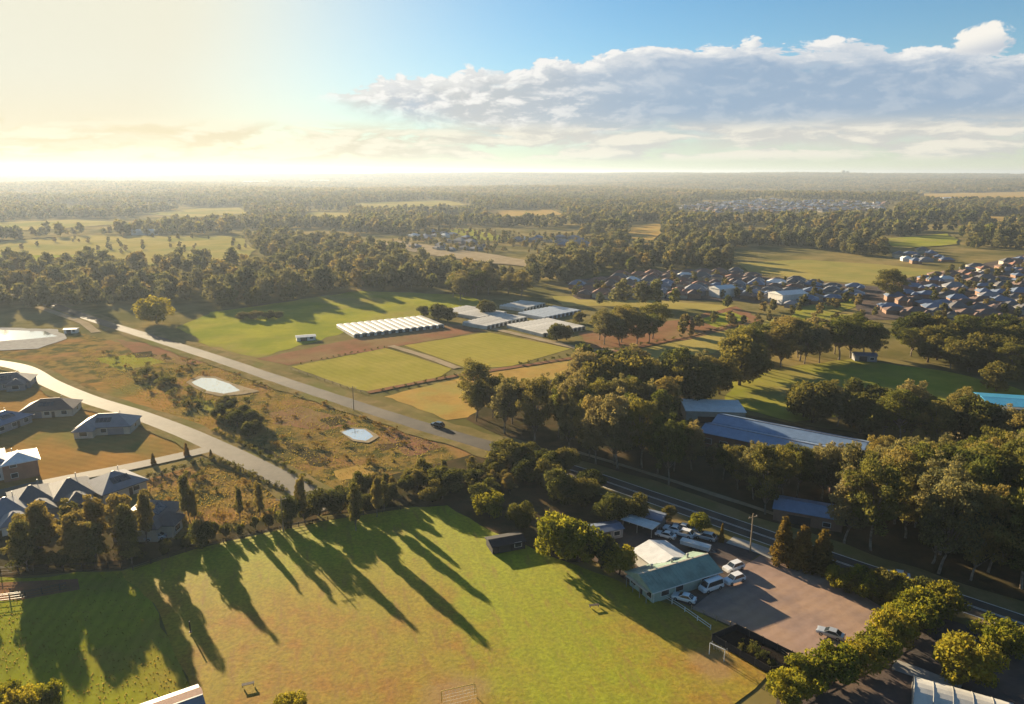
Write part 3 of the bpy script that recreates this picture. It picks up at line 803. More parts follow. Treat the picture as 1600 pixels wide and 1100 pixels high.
# --- thicket between scrub land and the playing field
stand(['dark', 'slim'], [(506, 806), (560, 798), (640, 790), (700, 782), (760, 800), (800, 770), (770, 735), (700, 735), (640, 752), (540, 775)], 40, (3.5, 6.5),
      "dark tree in the thicket above the playing field", 'thicket along the top of the playing field', 2.6, (1.0, 1.4))
stand(['dark'], [(770, 735), (800, 715), (870, 735), (940, 770), (920, 800), (840, 775)], 18, (5, 9),
      "dark bush between the thicket and main road", 'bushes between the thicket and the main road', 3, (1.0, 1.4))
for px, py, tp, w, lab, k in [
    (765, 808, 768, 1.1, 'small pale round tree at the right end of the thicket', 'bright'),
    (815, 828, 783, 1.0, 'round bushy tree between the thicket and the dark shelter', 'dark'),
    (868, 868, 800, 1.0, 'large yellow-green tree above the playing field, left of the sheds', 'bright'),
    (905, 878, 812, 1.0, 'large leafy tree crowded against the yellow-green one above the field', 'bright'),
    (940, 888, 838, 1.0, 'dark bushy tree just left of the low round tree by the clubhouse', 'dark'),
    (967, 898, 852, 1.0, 'low yellow-green round tree at the corner of the green-roofed clubhouse', 'bright'),
    (955, 822, 772, 1.1, 'brownish bushy tree left above the small blue sheds', 'dark'),
    (990, 815, 772, 1.1, 'brownish bushy tree behind the small blue sheds', 'dark'),
    (1093, 832, 802, 1.0, 'small yellow bush between the parked cars and the road', 'bright'),
    (1127, 848, 818, .5, 'thin upright yellow bush at the road edge above the car park', 'cone'),
    (1222, 880, 808, 1.0, 'pointed golden casuarina at the top corner of the car park', 'cone'),
    (1252, 888, 822, 1.2, 'bushy golden casuarina beside the pointed one above the car park', 'cone'),
    (1282, 892, 828, 1.2, 'dull bushy casuarina at the right of the golden pair', 'cone'),
    (1505, 1068, 990, 1.0, 'round bright green tree beside the pale dome roof', 'bright'),
    (1560, 1025, 962, 1.0, 'round bright tree at the right edge beside the road', 'bright'),
    (1045, 815, 790, .9, 'low dark bush behind the parked cars', 'dark'),
]:
    plant_px(k, px, py, tp, lab, None, w)
# --- the bright hedge row along the right of the car park
row = [(1228, 1098, 1042), (1262, 1078, 1025), (1300, 1070, 1008), (1344, 1052, 1000), (1370, 1034, 980), (1390, 1012, 950), (1412, 992, 938), (1440, 980, 925), (1472, 965, 912)]
for i, (px, py, tp) in enumerate(row):
    plant_px('bright', px, py, tp, "bright bush in the diagonal hedge row right of the car park", 'hedge row right of the car park', random.uniform(.9, 1.15))
for i, (px, py, tp) in enumerate([(1330, 925, 890), (1352, 930, 888), (1378, 938, 892), (1405, 946, 900), (1430, 950, 905), (1310, 918, 886)]):
    plant_px('bright' if i % 2 else 'dark', px, py, tp, 'low hedge bush between the car park and the road', 'hedge between the car park and the road', 1.2)
# --- left grove by the houses and the line along the field
def sunward(p, w, L=70):
    a, b = G(p[0] - w, p[1]), G(p[0] + w, p[1]); v = Vector((math.sin(R(SUN_AZ)), math.cos(R(SUN_AZ)), 0)) * L
    return [(q.x, q.y) for q in (a, b, b + v, a + v)]
GAPS = [sunward((22, 1000), 34), sunward((125, 985), 26), sunward((205, 945), 20)]
stand(['slim'], [(5, 897), (60, 892), (215, 880), (225, 862), (150, 850), (60, 862), (-25, 868), (-25, 900)], 15, (8, 13),
      "gum in the grove below the grey-roofed houses", 'grove below the grey-roofed houses', 2.6, (.8, 1.1), avoid=GAPS)
stand(['dark', 'shrub'], [(5, 897), (215, 882), (225, 866), (150, 862), (5, 876)], 14, (2, 4),
      'low bush under the grove by the grey-roofed houses', 'bushes under the left grove', 2.0, (1.0, 1.4))
stand(['dark'], [(255, 868), (300, 854), (400, 834), (495, 814), (492, 806), (400, 826), (290, 848)], 16, (2.8, 5.2),
      "low tree along the playing field's left top edge", 'line of trees along the field edge', 2.8, (.7, 1.0))
# taller slim trees of that line: each stands where the tip of its shadow on the grass puts it
for i, (px, py, h, w) in enumerate([(770, 1015, 12.5, .6), (768, 952, 11.0, .6), (650, 984, 12.0, .55), (526, 944, 10.0, .5), (430, 1002, 13.0, .5), (722, 890, 8.0, .6), (472, 930, 9.0, .45), (345, 1062, 13.0, .6), (395, 945, 9.5, .45)]):
    g = G(px, py); k = h / math.tan(R(SUN_EL))
    plant('slim', g.x + math.sin(R(SUN_AZ)) * k, g.y + math.cos(R(SUN_AZ)) * k, h, 'tall slim gum at the top of the playing field', 'tall slim gums at the top of the playing field', w)
for px, py, tp in [(316, 858, 812), (455, 826, 775)]:
    plant_px('dark', px, py, tp, 'taller dark tree standing out of the line along the field edge', 'taller trees in the line along the field edge', .8)
for px, py, tp in [(498, 806, 762), (515, 800, 765), (532, 802, 758)]:
    plant_px('dark', px, py, tp, 'dark tree screening the lower end of the side road', 'trees at the lower end of the side road', 1.1)
for px, py, tp, w in [(40, 1125, 1068, 1.0), (75, 1112, 1066, .9), (8, 1108, 1062, .9)]:
    plant_px('bright', px, py, tp, 'yellow-green bush in the bottom left corner', 'bushes in the bottom left corner', w)
plant_px('bright', 455, 1125, 1082, 'yellow bush top peeking over the bottom edge of the field', None, 1.0)
# tall slim gums just off the left edge: their shadows rake the tall grass
# --- scrub between the two roads
stand(['shrub'], [(195, 585), (230, 578), (310, 615), (330, 632), (290, 640), (230, 612)], 26, (2, 4),
      'dark scrub bush left of the white pond', 'dark scrub left of the white pond', 1.6, (1.0, 1.5), avoid=PONDS)
stand(['shrub', 'dark'], [(320, 640), (360, 635), (410, 665), (400, 690), (350, 665)], 18, (3, 6),
      "dark bush between side road and white pond", 'bushes between the side road and the pond', 2, (1.0, 1.3), avoid=PONDS)
stand(['shrub', 'goldshrub'], [(120, 545), (300, 560), (420, 600), (620, 665), (700, 700), (520, 760), (420, 700), (180, 580)], 85, (.7, 2.3),
      "low tussocky bush on the scrub between the roads", 'low bushes on the scrub land', 2.0, (1.0, 1.9), avoid=PONDS)
stand(['goldshrub', 'shrub'], [(225, 770), (330, 735), (430, 775), (440, 800), (300, 835)], 22, (.8, 2.2),
      "low bush in the hedged overgrown lot", 'bushes in the overgrown lot', 1.5, (1.0, 1.6))
def hedge_line(pix, h, label, group, kind='shrub', step=2.0):
    c = spline(pix, 8)
    acc = 0
    for a, b in zip(c, c[1:]):
        acc += (b - a).length
        if acc > step:
            acc = 0
            plant(kind, b.x + random.uniform(-.3, .3), b.y + random.uniform(-.3, .3), h * random.uniform(.8, 1.25), label, group, 1.2)
hedge_line([(215, 752), (270, 738), (330, 722), (390, 745), (445, 768)], 2.0, 'dark bush in the hedge round the overgrown lot', 'hedge round the overgrown lot')
hedge_line([(330, 672), (390, 702), (440, 728), (490, 762)], 1.8, 'dark roadside bush along the right of the side road', 'roadside bushes of the side road', step=2.6)
hedge_line([(455, 572), (520, 558), (600, 543)], 1.0, 'low bush in the dark line above the left mown paddock', 'hedge above the left mown paddock', step=2.6)
hedge_line([(580, 614), (650, 601), (710, 587)], 1.3, 'low bush in the dark line below the left mown paddock', 'hedge below the left mown paddock', step=2.4)
hedge_line([(800, 572), (900, 556), (1000, 540), (1100, 520), (1180, 502)], 1.5, 'low bush in the dark line running to the estate', 'hedge running to the estate', step=3.5)
for px, py, tp in [(685, 500, 474), (700, 503, 480), (662, 496, 478), (870, 532, 505), (885, 531, 508), (905, 505, 487), (760, 492, 468)]:
    plant_px('dark', px, py, tp, 'dark bush growing against the white greenhouses', 'bushes against the greenhouses', 1.3)
for px, py, tp in [(380, 499, 486), (400, 499, 484), (420, 498, 485), (436, 497, 486)]:
    plant_px('dark', px, py, tp, 'dark bush in the short hedge across the green paddock', 'short hedge across the green paddock', 1.7)
for px, py, tp in [(292, 712, 692), (240, 726, 708), (330, 716, 702)]:
    plant_px('cone', px, py, tp, 'small conical street tree beside the branch road', 'street trees beside the branch road', .9)

# ------------------------------------------------------------------ the far woods: one mass, instanced
def far_proto(seed, Ht, nc, leaf, dens, mat='leaf_far'):
    r = np.random.default_rng(seed); cl = []
    for i in range(nc):
        a = 2.4 * i + r.random(); f = (i + .5) / nc
        rr = Ht * .26 * math.sin(math.pi * (.2 + .7 * f)) * (.4 + .6 * r.random()); s = Ht * (.085 + .06 * r.random())
        cl.append(((rr * math.cos(a), rr * math.sin(a), Ht * (.22 + .68 * f)), (s * 1.2, s * 1.2, s * .85), .15 + .75 * r.random()))
    V, T = leaf_arrays(cl, dens, leaf, r)
    me = leaf_mesh('far_tree', V, T, M_[mat])
    return bpy.data.objects.new('far_tree', me)
def patch_proto(seed, size, n, Ht, leaf):
    r = np.random.default_rng(seed); cl = []
    for i in range(n):
        x, y = r.uniform(-size / 2, size / 2, 2); h = Ht * r.uniform(.7, 1.15)
        for k in range(3):
            s = h * r.uniform(.2, .3)
            cl.append(((x + r.normal() * s * .7, y + r.normal() * s * .7, h * (.5 + .2 * k)), (s * 1.2, s * 1.2, s), .15 + .75 * r.random()))
    V, T = leaf_arrays(cl, .9, leaf, r)
    return bpy.data.objects.new('far_wood', leaf_mesh('far_wood', V, T, M_['leaf_far']))
def scatter(name, pts, scl, protos, label):
    col = bpy.data.collections.new(name + '_kinds')
    for p in protos: col.objects.link(p)
    me = bpy.data.meshes.new(name)
    me.vertices.add(len(pts)); me.vertices.foreach_set('co', np.asarray(pts, np.float32).ravel())
    for nm, typ, arr in (('pscale', 'FLOAT', scl), ('prot', 'FLOAT', rng.random(len(pts)) * 6.283), ('pidx', 'INT', rng.integers(0, len(protos), len(pts)))):
        at = me.attributes.new(nm, typ, 'POINT'); at.data.foreach_set('value', np.asarray(arr, np.float32 if typ == 'FLOAT' else np.int32))
    o = link(name, me)
    ng = bpy.data.node_groups.new(name, 'GeometryNodeTree')
    ng.interface.new_socket('Geometry', in_out='INPUT', socket_type='NodeSocketGeometry')
    ng.interface.new_socket('Geometry', in_out='OUTPUT', socket_type='NodeSocketGeometry')
    N = ng.nodes; L = ng.links
    gi = N.new('NodeGroupInput'); go = N.new('NodeGroupOutput')
    iop = N.new('GeometryNodeInstanceOnPoints'); ci = N.new('GeometryNodeCollectionInfo')
    ci.inputs['Collection'].default_value = col; ci.inputs['Separate Children'].default_value = True; ci.inputs['Reset Children'].default_value = True
    iop.inputs['Pick Instance'].default_value = True
    def attr(nm, typ):
        a = N.new('GeometryNodeInputNamedAttribute'); a.data_type = typ; a.inputs['Name'].default_value = nm
        return a.outputs['Attribute']
    cx = N.new('ShaderNodeCombineXYZ'); L.new(attr('prot', 'FLOAT'), cx.inputs['Z'])
    L.new(gi.outputs[0], iop.inputs['Points']); L.new(ci.outputs[0], iop.inputs['Instance'])
    L.new(attr('pidx', 'INT'), iop.inputs['Instance Index']); L.new(cx.outputs[0], iop.inputs['Rotation'])
    L.new(attr('pscale', 'FLOAT'), iop.inputs['Scale']); L.new(iop.outputs[0], go.inputs[0])
    md = o.modifiers.new('scatter', 'NODES'); md.node_group = ng
    tag(o, label, 'woodland', None, 'stuff')
    return o
CLEAR = [
    [(250, 530), (300, 490), (420, 477), (545, 455), (720, 458), (760, 462), (790, 455), (880, 440), (870, 462), (930, 478), (1100, 482), (1240, 530), (700, 600), (300, 560)],
    [(-80, 384), (130, 368), (380, 368), (402, 392), (384, 413), (200, 419), (-80, 425)], [(-80, 350), (120, 343), (215, 348), (220, 362), (-80, 376)], [(540, 318), (700, 313), (735, 320), (740, 332), (570, 334)], [(1425, 303), (1660, 299), (1660, 317), (1440, 317)], [(755, 330), (860, 327), (885, 336), (885, 350), (770, 350)],
    [(205, 336), (300, 326), (375, 322), (390, 336), (385, 350), (210, 352)], [(478, 331), (548, 331), (552, 352), (474, 352)],
    [(590, 378), (640, 366), (690, 354), (740, 354), (810, 368), (950, 374), (960, 388), (880, 396), (845, 408), (850, 436), (690, 426), (590, 400)],
    [(980, 350), (1034, 348), (1038, 372), (1030, 402), (980, 400)],
    [(870, 448), (900, 440), (1000, 424), (1140, 420), (1150, 410), (1260, 405), (1400, 410), (1420, 398), (1500, 388), (1640, 392), (1750, 505), (1330, 505), (1150, 482), (890, 472)],
    [(1050, 322), (1100, 315), (1200, 309), (1410, 316), (1395, 342), (1200, 347), (1070, 346)],
    [(1376, 374), (1480, 364), (1506, 386), (1500, 404), (1390, 404)], [(1510, 338), (1660, 338), (1660, 352), (1530, 349)],
    [(-200, 505), (60, 500), (230, 540), (-200, 600)], [(1150, 595), (1240, 570), (1330, 560), (1700, 640), (1700, 700), (1400, 650), (1130, 640)],
]
def wood_points(D0, D1, spacing, azmax=46):
    n = int((D1 ** 2 - D0 ** 2) * R(azmax) / spacing ** 2)
    d = np.sqrt(rng.random(n) * (D1 ** 2 - D0 ** 2) + D0 ** 2); a = (rng.random(n) * 2 - 1) * R(azmax)
    x, y = d * np.sin(a), d * np.cos(a); z = H(x, y)
    px, py = P(x, y, z)
    keep = py < 484
    for c in CLEAR: keep &= ~inpoly(px, py, c)
    # natural gaps: paddocks and roads hidden among the trees
    gap = np.sin(x / 97 + np.sin(y / 140) * 1.5) * np.sin(y / 83 + np.cos(x / 120) * 1.5) + .35 * np.sin(x / 31) * np.sin(y / 37)
    keep &= gap < np.where(d < 700, .62, .42)
    MAINXY = np.array([(p.x, p.y) for p in MAIN[::4]])
    near = d < 700
    if near.any():
        dd = np.full(n, 99.0)
        dd[near] = np.min(np.hypot(x[near][:, None] - MAINXY[:, 0], y[near][:, None] - MAINXY[:, 1]), 1)
        keep &= dd > 9
    return np.stack([x, y, z], 1)[keep]
fp = [far_proto(500 + i, (14, 17, 10)[i % 3], (12, 9, 14)[i // 3 % 3], .85, 16, ('leaf_far', 'leaf_far_grey', 'leaf_far_green')[i % 3]) for i in range(9)]
A = wood_points(395, 1000, 9.6)
scatter('woodland', A, rng.uniform(.5, 1.25, len(A)), fp, 'grey-green gum woodland stretching back beyond the paddocks and estates')
fq = [far_proto(520 + i, 14, 7, 1.7, 7, ('leaf_far', 'leaf_far_grey', 'leaf_far_green')[i % 3]) for i in range(5)]
B = wood_points(1000, 2700, 14.0)
scatter('woodland', B, rng.uniform(.55, 1.5, len(B)), fq, 'distant woodland towards the horizon')
pp = [patch_proto(540 + i, 75, 12, 12, 3.0) for i in range(4)]
Cc = wood_points(2700, 9500, 58.0)
scatter('woodland', Cc, rng.uniform(.8, 1.3, len(Cc)), pp, 'hazy blue woodland on the horizon ridge')

# ------------------------------------------------------------------ buildings
def hip_roof(L, W, z0, rise, over=.5, gable=False, th=.14):
    l, w = L / 2 + over, W / 2 + over
    rx = l if gable else max(l - w, l * .08)
    z1 = z0 + rise
    top = [(-l, -w, z0), (l, -w, z0), (l, w, z0), (-l, w, z0), (-rx, 0, z1), (rx, 0, z1)]
    n = 6
    vs = top + [(x, y, z - th) for x, y, z in top[:4]]
    fs = [(0, 1, 5, 4), (2, 3, 4, 5), (1, 2, 5), (3, 0, 4), (0, 6, 7, 1), (1, 7, 8, 2), (2, 8, 9, 3), (3, 9, 6, 0), (6, 9, 8, 7)]
    return vs, fs
def window(root, x, y, z, w, h, face):
    """frame and pane on a wall: face is the outward axis ('-y','+y','-x','+x')"""
    f = MB(); p = MB(); t = .07
    s = -1 if face[0] == '-' else 1
    if face[1] == 'y':
        f.box(x - w / 2 - .1, x + w / 2 + .1, min(y, y + s * t), max(y, y + s * t), z - .1, z + h + .1)
        p.box(x - w / 2, x + w / 2, min(y + s * t, y + s * (t + .03)), max(y + s * t, y + s * (t + .03)), z, z + h)
    else:
        f.box(min(x, x + s * t), max(x, x + s * t), y - w / 2 - .1, y + w / 2 + .1, z - .1, z + h + .1)
        p.box(min(x + s * t, x + s * (t + .03)), max(x + s * t, x + s * (t + .03)), y - w / 2, y + w / 2, z, z + h)
    fo = f.build('window', M_['trim_white'], root); p.build('pane', M_['glass'], fo)
def house(px, py, rz, L, W, label, hw=2.7, rise=2.4, roof='roof_slate', wall='wall_cream', gable=False, wing=None, garage=None, nwin=3, loc=None, name='house', cat='house', group=None, storeys=1):
    g = G(px, py) if loc is None else loc
    r = empty(name, (g.x, g.y, 0), rz)
    b = MB(); b.box(-L / 2, L / 2, -W / 2, W / 2, -.1, hw)
    if gable:
        for s in (-1, 1):
            x = s * L / 2
            b.add([(x, -W / 2, hw), (x, W / 2, hw), (x, 0, hw + rise * .9), (x - s * .2, -W / 2, hw), (x - s * .2, W / 2, hw), (x - s * .2, 0, hw + rise * .9)], [(0, 1, 2), (3, 5, 4), (0, 2, 5, 3), (1, 4, 5, 2)])
    b.build('wall', M_[wall], r)
    m = MB(); m.add(*hip_roof(L, W, hw + .02, rise, .55, gable)); ro = m.build('roof', M_[roof], r)
    rl = (L / 2 + .5) if gable else max(L / 2 - W / 2, .3)
    k = MB(); k.box(-rl, rl, -.14, .14, hw + rise - .06, hw + rise + .09); k.build('ridge_cap', M_[roof], ro)
    if wing:
        x0, wl, wd = wing
        w = MB(); w.box(x0 - wl / 2, x0 + wl / 2, -W / 2 - wd, -W / 2 - .02, -.1, hw - .25); w.build('wing_wall', M_[wall], r)
        vs, fs = hip_roof(wd + 2.0, wl, hw - .22, rise * .72, .45)
        vs = [(x0 + y, -W / 2 - wd / 2 + .6 + x, z) for x, y, z in vs]
        fs = [f[::-1] for f in fs]
        w = MB(); w.add(vs, fs); w.build('wing_roof', M_[roof], r)
        window(r, x0, -W / 2 - wd, .8, min(2.2, wl * .45), 1.3, '-y')
    if garage is not None:
        w = MB(); w.box(garage - 2.4, garage + 2.4, -W / 2 - .07, -W / 2, 0, 2.2); w.build('garage_door', M_['roof_grey'], r)
    for st in range(storeys):
        for i in range(nwin):
            x = -L / 2 + L * (i + .5) / nwin
            if garage is not None and abs(x - garage) < 3.2 and st == 0: continue
            if wing and abs(x - wing[0]) < wing[1] / 2 + .8 and st == 0: continue
            window(r, x, -W / 2, .9 + 2.9 * st, 1.6, 1.25, '-y')
        window(r, L / 2, 0, .9 + 2.9 * st, 1.5, 1.2, '+x'); window(r, -L / 2, W * .2, .9 + 2.9 * st, 1.5, 1.2, '-x')
    d = MB(); d.box(L * .12 - .45, L * .12 + .45, -W / 2 - .06, -W / 2, 0, 2.05); dd = d.build('door', M_['wood_dark'], r)
    for s in (-1, 1):
        q = MB(); q.box(-L / 2 - .55, L / 2 + .55, s * (W / 2 + .62) - .06, s * (W / 2 + .62) + .06, hw - .14, hw + .0); q.build('gutter', M_['trim_dark'], ro)
    if L > 10 and not gable:                       # a strip of solar panels up one slope
        sl = rise / (W / 2 + .55); q = MB()
        for i in range(4):
            x = -L * .18 + i * 1.15; y0, y1 = -W * .36, -W * .18
            z = lambda y: hw + .02 + rise - sl * abs(y) + .06
            q.add([(x, y0, z(y0)), (x + 1.05, y0, z(y0)), (x + 1.05, y1, z(y1)), (x, y1, z(y1)), (x, y0, z(y0) + .05), (x + 1.05, y0, z(y0) + .05), (x + 1.05, y1, z(y1) + .05), (x, y1, z(y1) + .05)],
                  [(4, 5, 6, 7), (0, 1, 5, 4), (1, 2, 6, 5), (2, 3, 7, 6), (3, 0, 4, 7)])
        q.build('solar_panel', M_['glass'], ro)
    q = MB(); q.tube([(L * .2, W * .15, hw + rise * .5), (L * .2, W * .15, hw + rise + .5)], [.09, .09], 6); q.build('vent_pipe', M_['metal_post'], ro)
    tag(r, label, cat, group)
    return r
bd = G(330, 702) - G(0, 772); BR = math.atan2(bd.y, bd.x)
# houses of the new street at the left edge, front to back
house(172, 672, R(8), 15.5, 9.5, 'grey hip-roofed house alone on the dry lot beside the side road', rise=2.9, roof='roof_grey', wall='wall_cream', wing=(-5, 5.5, 2.5), garage=3.5)
house(82, 646, R(14), 15.5, 9.5, 'dark-roofed house left of the lone one on the dry lot', rise=2.7, roof='roof_brown', wall='wall_cream', garage=-4)
house(5, 668, R(75), 13, 9.5, 'pale blue-grey house cut by the left edge below the dark-roofed one', rise=2.6, roof='roof_bluegrey', wall='wall_grey')
house(15, 604, R(20), 16, 10, 'dark slate-roofed house at the left end of the side road', rise=2.8, roof='roof_slate', wall='wall_grey', wing=(4, 6, 3))
house(33, 740, BR + R(90), 9.5, 8, 'pale two-storey house at the left edge above the row of grey roofs', hw=4.8, rise=1.7, roof='roof_white', wall='wall_brick', storeys=2, nwin=2)
house(-22, 745, BR, 9.5, 11, 'pale two-storey house half cut by the left edge beside the flat-roofed one', hw=5.2, rise=1.9, roof='roof_bluegrey', wall='wall_white', storeys=2, nwin=2)
hb = BR + R(90)
def street_house(px, py, label, roof, wall, k):
    house(px, py, BR, 8.6, 12, label, hw=2.8, rise=2.9, roof=roof, wall=wall, wing=(1.2 - k, 5.4, 3.6), nwin=2)
street_house(12, 812, 'pale metal-roofed house cut by the left edge in the row of grey roofs', 'roof_grey', 'wall_white', 0)
street_house(52, 792, 'slate-roofed house second from the left edge in the grey row', 'roof_slate', 'wall_grey', 0)
street_house(112, 780, 'slate-roofed house in the middle of the row below the branch road', 'roof_slate', 'wall_grey', .6)
house(180, 768, BR + R(18), 11, 11, 'smaller grey house at the right end of the row below the branch road', rise=2.9, roof='roof_grey', wall='wall_cream', nwin=2)
house(234, 826, BR + R(52), 13, 10, 'dark slate-roofed house at the field corner of the overgrown lot', hw=3.4, rise=3.2, roof='roof_slate', wall='wall_cream', wing=(-2, 5, 2.5), nwin=2)

# the green-roofed clubhouse beside the field
CLUB_RZ = R(27)
def clubhouse():
    L, Wd, hw, rise = 15.8, 7.4, 2.8, 1.7
    r = empty('clubhouse', (32.2, 132.2, 0), CLUB_RZ)
    b = MB(); b.box(-L / 2, L / 2, -Wd / 2, Wd / 2, -.1, hw)
    for s in (-1, 1):
        x = s * L / 2
        b.add([(x, -Wd / 2, hw), (x, Wd / 2, hw), (x, 0, hw + rise * .93), (x - s * .2, -Wd / 2, hw), (x - s * .2, Wd / 2, hw), (x - s * .2, 0, hw + rise * .93)], [(0, 1, 2), (3, 5, 4), (0, 2, 5, 3), (1, 4, 5, 2)])
    b.build('wall', M_['wall_pale_green'], r)
    m = MB(); m.add(*hip_roof(L, Wd, hw + .02, rise, .8, True)); ro = m.build('roof', M_['roof_teal'], r)
    m = MB(); m.box(-L / 2 - .8, L / 2 + .8, -.2, .2, hw + rise - .06, hw + rise + .1); m.build('ridge_cap', M_['roof_cream'], ro)
    n = 22                                   # standing seams of the metal sheets
    sm = MB(); 
    for i in range(n + 1):
        x = -L / 2 - .75 + (L + 1.5) * i / n
        for s in (-1, 1):
            y1 = s * (Wd / 2 + .78)
            sm.add([(x - .03, 0, hw + rise + .03), (x + .03, 0, hw + rise + .03), (x + .03, y1, hw + .06), (x - .03, y1, hw + .06), (x - .03, 0, hw + rise + .08), (x + .03, 0, hw + rise + .08), (x + .03, y1, hw + .11), (x - .03, y1, hw + .11)],
                   [(4, 5, 6, 7), (0, 4, 7, 3), (1, 2, 6, 5), (3, 7, 6, 2)])
    sm.build('roof_seam', M_['roof_teal'], ro)
    for x in (-4.5, 0.5, 4.5):
        m = MB(); m.tube([(x, 1.3, hw + rise * .6), (x, 1.3, hw + rise + .35)], [.22, .22], 8).tube([(x, 1.3, hw + rise + .35), (x, 1.3, hw + rise + .5)], [.32, .06], 8); m.build('roof_vent', M_['metal_post'], ro)
    for x in (-L / 2 + .2, L / 2 - .2):
        m = MB(); m.tube([(x, -Wd / 2 - .08, 0), (x, -Wd / 2 - .08, hw)], [.06, .06], 6); m.build('downpipe', M_['trim_white'], r)
    m = MB(); m.box(-L / 2 - .8, L / 2 + .8, -Wd / 2 - .92, -Wd / 2 - .81, hw - .12, hw + .02); m.build('gutter', M_['trim_white'], ro)
    for x in (-5, -1.5, 5): window(r, x, -Wd / 2, 1.0, 1.8, 1.1, '-y')
    for y in (-2.6, 2.4): window(r, -L / 2, y, .9, 1.5, 1.3, '-x')
    m = MB(); m.box(-L / 2 - .06, -L / 2, -.5, .5, 0, 2.1); m.build('door', M_['trim_dark'], r)
    m = MB(); m.box(-L / 2 - 1.3, -L / 2 - .01, -Wd / 2 + .3, Wd / 2 - .3, 2.45, 2.6); v = m.build('verandah_roof', M_['roof_cream'], r)
    for y in (-3.2, -1.1, 1.1, 3.2):
        m = MB(); m.box(-L / 2 - 1.2, -L / 2 - 1.08, y - .05, y + .05, -.05, 2.45); m.build('post', M_['metal_post'], r)
    # the pale-roofed rear wing
    m = MB(); m.box(-2.2, 6.2, Wd / 2 + .02, Wd / 2 + 6, -.1, 2.9); m.build('rear_wing_wall', M_['wall_white'], r)
    vs, fs = hip_roof(7.4, 8.4, 2.92, 1.3, .4, True)
    vs = [(2.0 + y, Wd / 2 + 2.9 - x, z) for x, y, z in vs]
    m = MB(); m.add(vs, fs); m.build('rear_wing_roof', M_['roof_white'], r)
    tag(r, 'clubhouse with long green metal roof beside the gravel car park', 'building')
clubhouse()

def shed(name, px, py, rz, L, W, h, roof, wall, label, rise=.5, open_front=False, cat='shed', z=None, group=None):
    g = G(px, py); r = empty(name, (g.x, g.y, 0), rz)
    if open_front:
        for x in (-L / 2 + .1, 0, L / 2 - .1):
            for y in (-W / 2 + .1, W / 2 - .1):
                m = MB(); m.box(x - .06, x + .06, y - .06, y + .06, -.05, h); m.build('post', M_['metal_post'], r)
    else:
        m = MB(); m.box(-L / 2, L / 2, -W / 2, W / 2, -.1, h); m.build('wall', M_[wall], r)
        m = MB(); m.box(-L * .3, L * .05, -W / 2 - .05, -W / 2, 0, min(2.3, h * .85)); m.build('door', M_['trim_dark'], r)
        if L > 5: window(r, L * .28, -W / 2, .9, min(1.6, L * .2), 1.0, '-y')
    m = MB(); m.add(*hip_roof(L, W, h + .02, rise, .3, True)); ro = m.build('roof', M_[roof], r)
    m = MB(); m.box(-L / 2 - .3, L / 2 + .3, -.1, .1, h + rise - .03, h + rise + .06); m.build('ridge_cap', M_[roof], ro)
    tag(r, label, cat, group)
    return r
shed('garden_shed', 945, 838, R(20), 7, 4, 2.4, 'roof_bluegrey', 'wall_grey', 'small pale blue-roofed shed under the trees left of the yard', .4)
shed('carport', 1000, 830, R(-38), 7.5, 3.2, 2.5, 'roof_white', 'wall_grey', 'long narrow pale carport roof in the shaded yard', .15, True, 'carport')
shed('garden_shed', 1020, 818, R(-30), 5, 4, 2.3, 'roof_bluegrey', 'wall_grey', 'small dark blue shed behind the long carport', .5)
shed('dugout_shelter', 790, 855, R(20), 7.5, 4.5, 1.9, 'shade_net', 'shade_net', 'dark low shelter at the edge of the playing field', .6, False, 'shelter')
shed('cabin', 905, 645, R(-20), 7, 5, 2.8, 'roof_grey', 'wall_white', 'small grey roof showing through the gum wood', .8)
shed('school_hut', 1262, 812, R(-25), 15, 8, 3.2, 'roof_steelblue', 'wall_brick', 'low blue-roofed hut in deep shade among the gums by the road', 1.0, cat='building')
shed('school_hut', 1335, 775, R(-20), 12, 8, 3.2, 'roof_cream', 'wall_brick', 'pale-roofed hut glimpsed between the gums', 1.2, cat='building')
shed('school_hut', 1480, 742, R(-15), 9, 7, 3.4, 'roof_steelblue', 'wall_grey', 'blue shed with dark front among the gums at right', 1.0, cat='building')
shed('pool_building', 1588, 640, R(-14), 22, 15, 3.2, 'pool_blue', 'wall_white', 'bright blue roof at the right edge beyond the oval', .7, cat='building')
shed('pool_building', 1590, 668, R(-18), 20, 7, 3.2, 'roof_steelblue', 'wall_white', 'pale blue roof at the right edge below the bright blue one', 1.0, cat='building')
shed('cabin', 1350, 563, R(-10), 9, 5, 2.8, 'roof_bluegrey', 'wall_grey', 'small blue-grey shed in the trees above the oval', .8)
shed('farm_shed', 478, 531, R(20), 9, 5, 2.0, 'roof_white', 'wall_white', 'small white shed standing alone in the green paddock', .4)
_r = shed('farm_shed', 250, 1143, R(33), 12, 8, 2.6, 'roof_grey', 'wall_brick', 'pale shed roof with red edge at the bottom left', 1.0)
MB().box(-6.4, 6.4, .35, 2.1, 3.46, 3.56).build('red_flashing', M_['roof_terracotta'], _r)
shed('site_hut', 112, 520, R(10), 6, 3, 2.2, 'roof_white', 'wall_white', 'small white hut at the far end of the bare yard', .3)
shed('white_cabin', 1300, 480, R(-20), 16, 10, 4.0, 'roof_white', 'wall_white', 'white-roofed building at the near edge of the estate', .8, cat='building') if False else None

